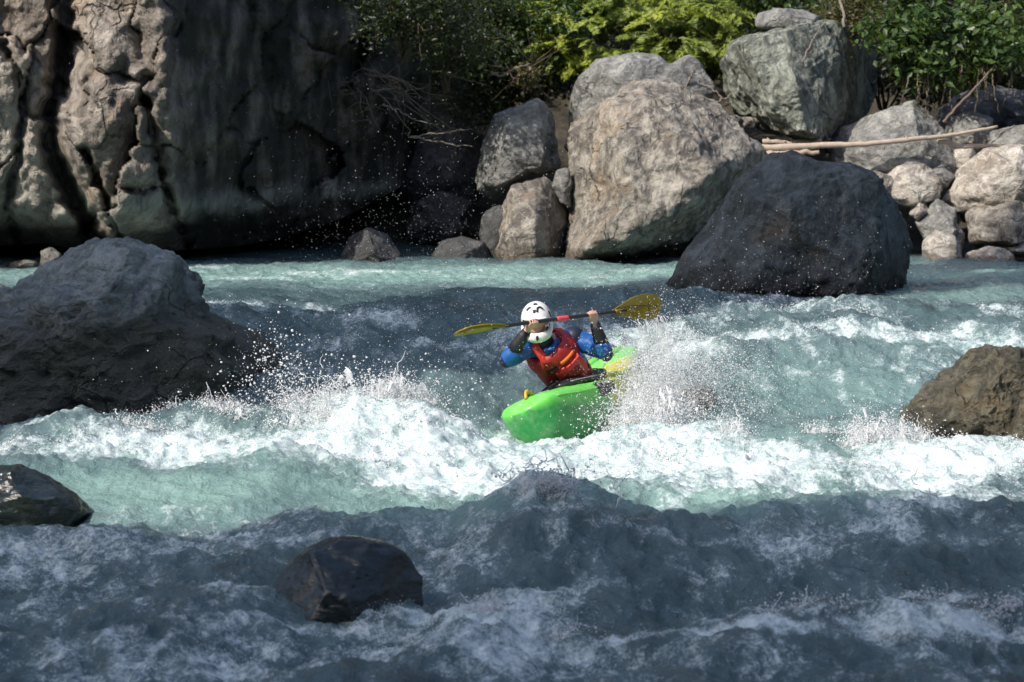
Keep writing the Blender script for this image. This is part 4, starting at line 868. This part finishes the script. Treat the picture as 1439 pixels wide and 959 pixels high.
for w_, o_ in ((-.030, .0), (-.034, .018), (-.012, .026), (.016, .020), (.022, .004), (.010, -.006)):
    dip = -.082-.028*np.cos(a)**2*.6+np.where(np.abs(a) > 1.2, (np.abs(a)-1.2)*.10, 0)
    rows.append(head+hs*((.100+o_)*np.sin(a))[:, None]+hf*((.118+o_)*np.cos(a)+.0)[:, None]+hu*(dip+w_*(1+.35*np.cos(a)))[:, None])
rows.append(rows[0]); mb = MB(); mb.grid(np.concatenate(rows), len(rows), 30); mb.build('chin_guard', M_white, hel, po)
mb = MB(); a = np.linspace(-R(80), R(80), 24); mb.tube(head+hs*(.103*np.sin(a))[:, None]+hf*(.128*np.cos(a))[:, None]+hu*(.032+0*a)[:, None], .015, 8, 1.3); mb.build('brow_pad', M_black, hel, po)
def hpt(azi, el): return head+hs*(.121*math.sin(azi)*math.cos(el))+hf*(.142*math.cos(azi)*math.cos(el))+hu*(.135*math.sin(el)+.016)
for pts in ([(-.12, .78), (-.03, .62), (.06, .80)], [(.22, .66), (.30, .92), (.62, .95), (.80, .75)], [(-.75, .7), (-.62, .9), (-.45, .95)], [(1.25, .5), (1.3, .25), (1.3, .1)], [(-.25, 1.2), (.1, 1.25), (.4, 1.2)]):
    P = np.array([hpt(*q) for q in pts]); t_ = np.linspace(0, len(P)-1, 10); P = np.stack([np.interp(t_, range(len(P)), P[:, k]) for k in range(3)], -1); mb = MB(); mb.tube(P, .0075, 6); mb.build('vent', M_rim, hel, po)
mb = MB(); mb.ell(head+hf*.143-hu*.103+hs*.012, (.011, .011, .022), HM); mb.build('chin_vent', M_rim, hel, po)
mb = MB()
for s in (-1, 1): mb.tube([hd(.085*s, .02, -.05), hd(.06*s, .05, -.13), hd(.02*s, .075, -.145)], .008, 6)
mb.build('chin_strap', M_black, hel, po)

# ================================================================== paddle
t_d = thing('paddle', 'black-shafted paddle with amber blades and a pink centre grip held by the kayaker', 'paddle', (pA+pB)/2); do = np.array(t_d.location)
PLEN = np.linalg.norm(pB-pA); BL = .47
mb = MB(); mb.tube(pA+ax*np.linspace(BL*.72, PLEN-BL*.72, 30)[:, None], .0155, 12); shaft = mb.build('shaft', M_rim, t_d, do)
c0 = (pA+pB)/2+ax*.02; mb = MB(); mb.tube(c0+ax*np.linspace(-.055, .055, 8)[:, None], [.0175, .019, .019, .019, .019, .019, .019, .0175], 12); mb.build('grip_tape', M_pink, t_d, do)
vw = unit(np.array((0, -1, .1))); wup = unit(np.cross(np.cross(ax, np.array((0, 0, 1.))), ax))
if wup[2] < 0: wup = -wup
nrm0 = unit(np.cross(ax, wup)); nrm0 = nrm0 if nrm0[1] < 0 else -nrm0
for tip, dirn, rot in ((pA, ax, R(64)), (pB, -ax, R(8))):
    wv = wup*math.cos(rot)+nrm0*math.sin(rot); nv = unit(np.cross(dirn, wv)); nv = nv if nv[1] < 0 else -nv
    s = np.linspace(0, 1, 26); t = np.linspace(-1, 1, 13)
    hw_ = np.interp(s, [0, .04, .12, .3, .55, .75, .9, 1], [.066, .086, .099, .104, .090, .060, .032, .016])
    lop = .012*np.sin(s*np.pi)
    P = []
    for off in (.0035, -.0035):
        for q in range(26):
            sl = s[q]*BL; P.append(tip+dirn*(sl+.022*(t**2)*(1-s[q])**3)[:, None]+wv*(t*hw_[q]+lop[q])[:, None]+nv*(off+.030*(1-s[q])**2*0-.018*math.sin(s[q]*math.pi)*(1-t**2)+.02*(s[q]-.5)**2)[:, None])
    P = np.concatenate(P); q1 = []; N2 = 26*13
    for a_ in range(25):
        for b_ in range(12):
            i0 = a_*13+b_; q1.append((i0, i0+1, i0+14, i0+13)); q1.append((N2+i0, N2+i0+13, N2+i0+14, N2+i0+1))
    per = [a_*13 for a_ in range(26)]+[25*13+b_ for b_ in range(1, 13)]+[a_*13+12 for a_ in range(24, -1, -1)]+[b_ for b_ in range(11, 0, -1)]
    for p0, p1 in zip(per, per[1:]+per[:1]): q1.append((p0, N2+p0, N2+p1, p1))
    mb = MB(); mb.add(P, q1); bl = mb.build('blade', M_blade, t_d, do)
    sp = np.linspace(.06, .95, 20); Q_ = tip+dirn*(sp*BL)[:, None]+wv*(.012*np.sin(sp*np.pi))[:, None]+nv*(.006-.018*np.sin(sp*np.pi)+.02*(sp-.5)**2)[:, None]
    mb = MB(); mb.tube(Q_, np.linspace(.005, .017, 20), 8); mb.build('spine', M_bladed, bl, do)
    mb = MB(); xx = np.linspace(-.96, .96, 10); mb.tube(tip+dirn*(.11+.004*xx)[:, None]+wv*(xx*.088+.006)[:, None]+nv*(.004-.012*(1-xx**2)*1+.004)[:, None], .0035, 5); mb.build('tip_edge', M_bladed, bl, do)
# ================================================================== spray, splashes and flying drops
def spray_mat(name, col, rough=.25):
    m = NM(name); m.b.inputs['Base Color'].default_value = (*col, 1); m.b.inputs['Roughness'].default_value = rough; m.b.inputs['IOR'].default_value = 1.33
    tr = m.n('ShaderNodeBsdfTranslucent'); tr.inputs[0].default_value = (*col, 1)
    n = m.noise(m.coord(), 40, 3); m.l(m.mix(n, tuple(c*.86 for c in col), col), m.b.inputs['Base Color'])
    mx = m.n('ShaderNodeMixShader'); mx.inputs[0].default_value = .22; m.l(m.b.outputs[0], mx.inputs[1]); m.l(tr.outputs[0], mx.inputs[2]); m.l(mx.outputs[0], m.out.inputs[0]); return m.m
M_spray = spray_mat('spray', (.95, .96, .96)); M_sheet = spray_mat('water_sheet', (.70, .80, .80), .12)
ICV, ICF = ico(0)
OCV = np.array([(1, 0, 0), (-1, 0, 0), (0, 1, 0), (0, -1, 0), (0, 0, 1), (0, 0, -1)], float); OCF = np.array([(0, 2, 4), (2, 1, 4), (1, 3, 4), (3, 0, 4), (2, 0, 5), (1, 2, 5), (3, 1, 5), (0, 3, 5)])
SR = np.random.default_rng(2024)
class Spray:
    def __init__(s): s.P = []; s.r = []; s.mb = MB()
    def drops(s, P, r): s.P.append(np.asarray(P)); s.r.append(np.broadcast_to(r, (len(P),)).astype(float))
    def cloud(s, px, py, sx, sy, Y, sY, n, r0, r1, ang=0., uni=False):
        g = SR.uniform(-1, 1, (n, 2)) if uni else SR.normal(size=(n, 2)); a = R(ang); X = g*np.array((sx, sy))
        q = np.c_[px+X[:, 0]*math.cos(a)-X[:, 1]*math.sin(a), py+X[:, 0]*math.sin(a)+X[:, 1]*math.cos(a)]; Yy = Y+SR.normal(0, sY, n)
        P = np.array([at(x, y, z) for (x, y), z in zip(q, Yy)]); s.drops(P, r0*(r1/r0)**(SR.uniform(0, 1, n)**2.2))
    def sheet(s, b0, b1, h, drift, seed, T=1.25, hole=.12, nu=44, nt_=18):
        """thin torn water sheet thrown up from the line b0-b1, breaking into fingers and drops"""
        g = 9.8; u = np.linspace(0, 1, nu); hv = h*np.clip(.55+.9*noise2(u*5, u*0+seed*.7, seed)+.6*noise2(u*14, u*0+seed, seed+3), .08, 1.7)*np.sin(np.pi*np.clip(u, .03, .97))**.5
        vz = np.sqrt(2*g*hv); dr = np.asarray(drift)[None]+np.c_[.35*noise2(u*6, u*0+5, seed+5), .5*noise2(u*6, u*0+9, seed+6), 0*u]
        tt = np.linspace(0, 1, nt_)[None]*(vz/g*T)[:, None]
        P = (np.asarray(b0)+(np.asarray(b1)-np.asarray(b0))*u[:, None])[:, None]+dr[:, None]*tt[..., None]; P = P+np.stack([0*tt, 0*tt, vz[:, None]*tt-.5*g*tt**2], -1)
        P = P+.018*np.stack([noise3((P*14).reshape(-1, 3), seed+q) for q in range(3)], -1).reshape(P.shape)
        C = (P[:-1, :-1]+P[1:, 1:])/2; n = (fbm3((C*19).reshape(-1, 3), 3, seed+9, .6)).reshape(C.shape[:2]); ti = np.linspace(0, 1, nt_-1)[None]
        keep = (n+ti*.62 < hole+.12).ravel()
        i = np.arange(nu-1)[:, None]*nt_; j = np.arange(nt_-1)[None]; Q = np.stack([i+j, i+nt_+j, i+nt_+j+1, i+j+1], -1).reshape(-1, 4)
        s.mb.add(P.reshape(-1, 3), Q[keep])
        k = SR.integers(0, nu*nt_, nu*7); base = P.reshape(-1, 3)[k]; s.drops(base+SR.normal(size=base.shape)*.022, .0025*(4**(SR.uniform(0, 1, len(k))**2)))
        top = P[:, -1]; top = np.repeat(top, 5, 0); s.drops(top+SR.normal(size=top.shape)*np.array((.05, .05, .04)), .0025*(4.**(SR.uniform(0, 1, len(top))**2)))
        m = P[np.arange(nu), np.argmax(P[..., 2], 1)]                     # fingers
        for q in SR.integers(2, nu-2, 1):
            d = np.array((SR.normal(0, .05), SR.normal(0, .05), abs(SR.normal(.07, .04)))); t = np.linspace(0, 1, 6)[:, None]
            s.mb.tube(m[q]+d*t+SR.normal(size=(6, 3))*.006, np.linspace(.0045, .0015, 6), 5)
    def ring(s, c, n, spread, r):                                          # curly ligaments
        for _ in range(n):
            p = np.asarray(c)+SR.normal(size=3)*spread; d = unit(SR.normal(size=3)); P = [p]
            for k in range(8): d = unit(d+SR.normal(size=3)*.45); P.append(P[-1]+d*.018)
            s.mb.tube(np.array(P), r*SR.uniform(.5, 1.1)*np.linspace(1, .4, 9), 5)
    def build(s, name, label, sheetmat=None):
        P = np.concatenate(s.P); r = np.maximum(np.concatenate(s.r)*.66, .0014); big = r > .005
        mb = MB()
        for msk, BV, BF in ((big, ICV, ICF), (~big, OCV, OCF)):
            p = P[msk]; q = r[msk]
            if not len(p): continue
            st = SR.uniform(.75, 1.35, (len(p), 1, 3)); V = (p[:, None]+BV[None]*q[:, None, None]*st).reshape(-1, 3); F = (BF[None]+np.arange(len(p))[:, None, None]*len(BV)).reshape(-1, 3); mb.add(V, None, F)
        o = mb.build(name, M_spray); tag(o, label, 'spray', None, 'stuff')
        if s.mb.V:
            c = s.mb.build('water_sheet', sheetmat or M_spray, o, (0, 0, 0)); c['kind'] = 'stuff'
        return o
def crest(S, x0, x1, y0, y1, n, h, r0, r1, thr=.6):
    x = SR.uniform(x0, x1, n*4); y = SR.uniform(y0, y1, n*4); i = np.clip(np.searchsorted(wx, x), 0, len(wx)-1); j = np.clip(np.searchsorted(wy, y), 0, len(wy)-1)
    f = foam.reshape(len(wx), len(wy))[i, j]; cl = .5+noise2(x*3.2, y*3.2, 77); ok = (f > thr) & (SR.uniform(0, 1, n*4) < cl); x, y, z = x[ok][:n], y[ok][:n], WGRID[i, j][ok][:n]; c = cl[ok][:n]
    S.drops(np.c_[x, y, z+SR.exponential(h, len(x))*np.clip(c, .2, 1.2)], r0*(r1/r0)**(SR.uniform(0, 1, len(x))**2.5))
def W(px, py, Y): p = at(px, py, Y); return p
# 1 the splash left of the kayak, in the sun
S = Spray()
for k in range(26):
    c = SR.uniform(395, 620); Yk = SR.uniform(20.25, 20.75); wpx = SR.uniform(35, 75); x0 = at(c-wpx/2, 600, Yk); x1 = at(c+wpx/2, 600, Yk); x0[2] = x1[2] = wz(x0[0], Yk)-.03
    S.sheet(x0, x1, SR.uniform(.06, .20)*(1.3 if 470 < c < 600 else .8), (SR.normal(-.1, .2), -.1, 0), 400+k)
for k in range(16):
    c = SR.uniform(140, 420); Yk = SR.uniform(20.3, 20.8); x0 = at(c-25, 610, Yk); x1 = at(c+25, 610, Yk); x0[2] = x1[2] = wz(x0[0], Yk)-.03; S.sheet(x0, x1, SR.uniform(.04, .12), (SR.normal(0, .2), 0, 0), 430+k)
S.cloud(470, 575, 75, 32, 20.6, .25, 2600, .003, .014); S.cloud(400, 560, 40, 45, 20.9, .2, 1100, .003, .015); S.cloud(560, 570, 60, 28, 20.6, .2, 1500, .003, .012)
S.cloud(385, 500, 22, 28, 21.2, .15, 260, .004, .017); S.ring(at(440, 555, 20.7), 50, .13, .0038)
crest(S, -3.8, -.2, 18.8, 21.0, 14000, .022, .0025, .010); S.build('splash', 'white sunlit splash bursting up in the foam left of the kayak')
# 2 spray thrown up by the kayak on its right
S = Spray()
for k in range(18):
    c = SR.uniform(875, 950); Yk = SR.uniform(21.0, 22.0); x0 = at(c-26, 600, Yk); x1 = at(c+26, 595, Yk+SR.normal(0, .15)); x0[2] = x1[2] = wz(x0[0], Yk)-.03
    S.sheet(x0, x1, SR.uniform(.1, .36), (SR.normal(.1, .35), -.1, 0), 500+k, hole=.02)
S.cloud(918, 555, 30, 46, 21.6, .25, 19000, .002, .010, 20); S.cloud(955, 530, 50, 30, 21.9, .25, 10000, .002, .010); S.cloud(1000, 545, 60, 35, 21.8, .25, 4500, .002, .008); S.cloud(945, 540, 55, 50, 21.7, .3, 9000, .002, .006)
S.cloud(910, 590, 45, 22, 21.1, .2, 4000, .0026, .011); S.cloud(890, 508, 26, 16, 22.3, .2, 2200, .002, .006); S.cloud(960, 590, 70, 22, 21.2, .2, 3000, .003, .011); S.ring(at(940, 570, 21.2), 30, .16, .0035)
S.build('splash', 'fan of white spray thrown up beside the kayak cockpit')
# 3 water streaming off the raised blade
S = Spray()
for k in range(26):
    x = SR.uniform(880, 936) if k < 12 else SR.uniform(916, 934); p = at(x, 449-(x-880)*.10+SR.uniform(0, 6), 22.3+SR.normal(0, .04)); L = SR.uniform(.12, .38); t = np.linspace(0, 1, 8)[:, None]
    S.mb.tube(p+np.array((SR.normal(.02, .05), SR.normal(0, .05), -L))*t**1.3+np.array((.03, 0, 0))*np.sin(t*3)+SR.normal(size=(8, 3))*.004, np.linspace(.003, .0012, 8), 5)
S.cloud(908, 476, 16, 14, 22.3, .06, 900, .002, .005); S.cloud(934, 466, 6, 20, 22.25, .05, 350, .002, .006); S.cloud(925, 500, 24, 22, 22.2, .1, 1500, .0022, .008)
S.build('water_curtain', 'curtain of drops running off the raised amber paddle blade')
# 4 splash at the olive rock
S = Spray()
for k in range(16):
    c = SR.uniform(1200, 1300); Yk = SR.uniform(19.7, 20.2); x0 = at(c-22, 640, Yk); x1 = at(c+22, 640, Yk); x0[2] = x1[2] = wz(x0[0], Yk)-.02; S.sheet(x0, x1, SR.uniform(.06, .24), (SR.normal(-.1, .2), -.1, 0), 600+k)
for k in range(14):
    c = SR.uniform(880, 1430); Yk = SR.uniform(19.8, 20.6); x0 = at(c-25, 640, Yk); x1 = at(c+25, 640, Yk); x0[2] = x1[2] = wz(x0[0], Yk)-.03; S.sheet(x0, x1, SR.uniform(.04, .12), (SR.normal(0, .2), 0, 0), 640+k)
S.cloud(1250, 610, 30, 18, 19.9, .15, 1200, .003, .011); S.cloud(1215, 600, 25, 25, 20.2, .2, 300, .003, .010); crest(S, .3, 3.9, 18.6, 20.9, 11000, .018, .0025, .009)
S.cloud(1100, 625, 140, 10, 20.3, .2, 1800, .0025, .009); S.build('splash', 'white splash curling against the olive-brown wet rock')
# 5 dark splash of the shaded near wave
S = Spray()
for k in range(5):
    c = SR.uniform(700, 800); Yk = SR.uniform(16.2, 16.4); x0 = at(c-18, 690, Yk); x1 = at(c+18, 690, Yk); x0[2] = x1[2] = wz(x0[0], Yk)-.02; S.sheet(x0, x1, SR.uniform(.03, .10), (SR.normal(.15, .2), 0, 0), 700+k)
for (px, py) in ((715, 668), (740, 655), (765, 656), (790, 668), (805, 670), (868, 690), (1302, 700)): S.ring(at(px, py, 16.3), 7, .032, .0046)
S.cloud(760, 660, 34, 10, 16.3, .1, 150, .004, .013); S.cloud(605, 712, 60, 20, 16.9, .15, 60, .004, .009); S.cloud(1302, 698, 3, 6, 16.6, .02, 14, .004, .008)
S.build('splash', 'small shaded splash leaping from the crest of the near wave')
# 6 spray of the shaded near foam and of the upper waves
S = Spray()
crest(S, -2.6, 2.8, 13.3, 14.8, 6000, .014, .002, .006, .5)
for k in range(12):
    c = SR.choice((620, 700, 800, 1120, 1200, 1300, 1390))+SR.normal(0, 30); Yk = SR.uniform(13.7, 14.0); x0 = at(c-30, 870, Yk); x1 = at(c+30, 870, Yk); x0[2] = x1[2] = wz(x0[0], Yk)-.02; S.sheet(x0, x1, SR.uniform(.008, .03), (SR.normal(0, .1), 0, 0), 740+k)
S.build('spray', 'grey-blue spray over the shaded foam of the near water')
S = Spray(); crest(S, -3, 4.5, 23.3, 25.2, 7000, .018, .0025, .009, .45); S.cloud(1060, 430, 60, 20, 25.0, .3, 500, .003, .012); S.cloud(980, 445, 30, 18, 24.5, .3, 300, .003, .010)
S.cloud(540, 445, 50, 12, 24.2, .2, 500, .003, .009); S.build('spray', 'fine spray above the waves of the upper rapid')
# 7 single drops hanging in the air
S = Spray()
S.cloud(600, 270, 130, 75, 22.0, .5, 600, .0022, .0055); S.cloud(560, 330, 120, 40, 22.0, .5, 700, .0022, .005); S.cloud(1130, 365, 110, 45, 23.0, .5, 520, .0022, .007); S.cloud(400, 170, 160, 80, 22.0, .5, 120, .0025, .006)
S.cloud(560, 500, 120, 45, 21.5, .3, 700, .0022, .007); S.cloud(800, 520, 120, 60, 21.2, .3, 300, .0025, .007); S.cloud(1120, 520, 130, 50, 21.8, .4, 700, .0022, .007); S.cloud(260, 560, 120, 45, 20.9, .2, 160, .0025, .009); S.cloud(740, 430, 160, 40, 21.6, .4, 350, .0022, .006)
S.build('drops', 'bright drops flying through the air over the rapid')
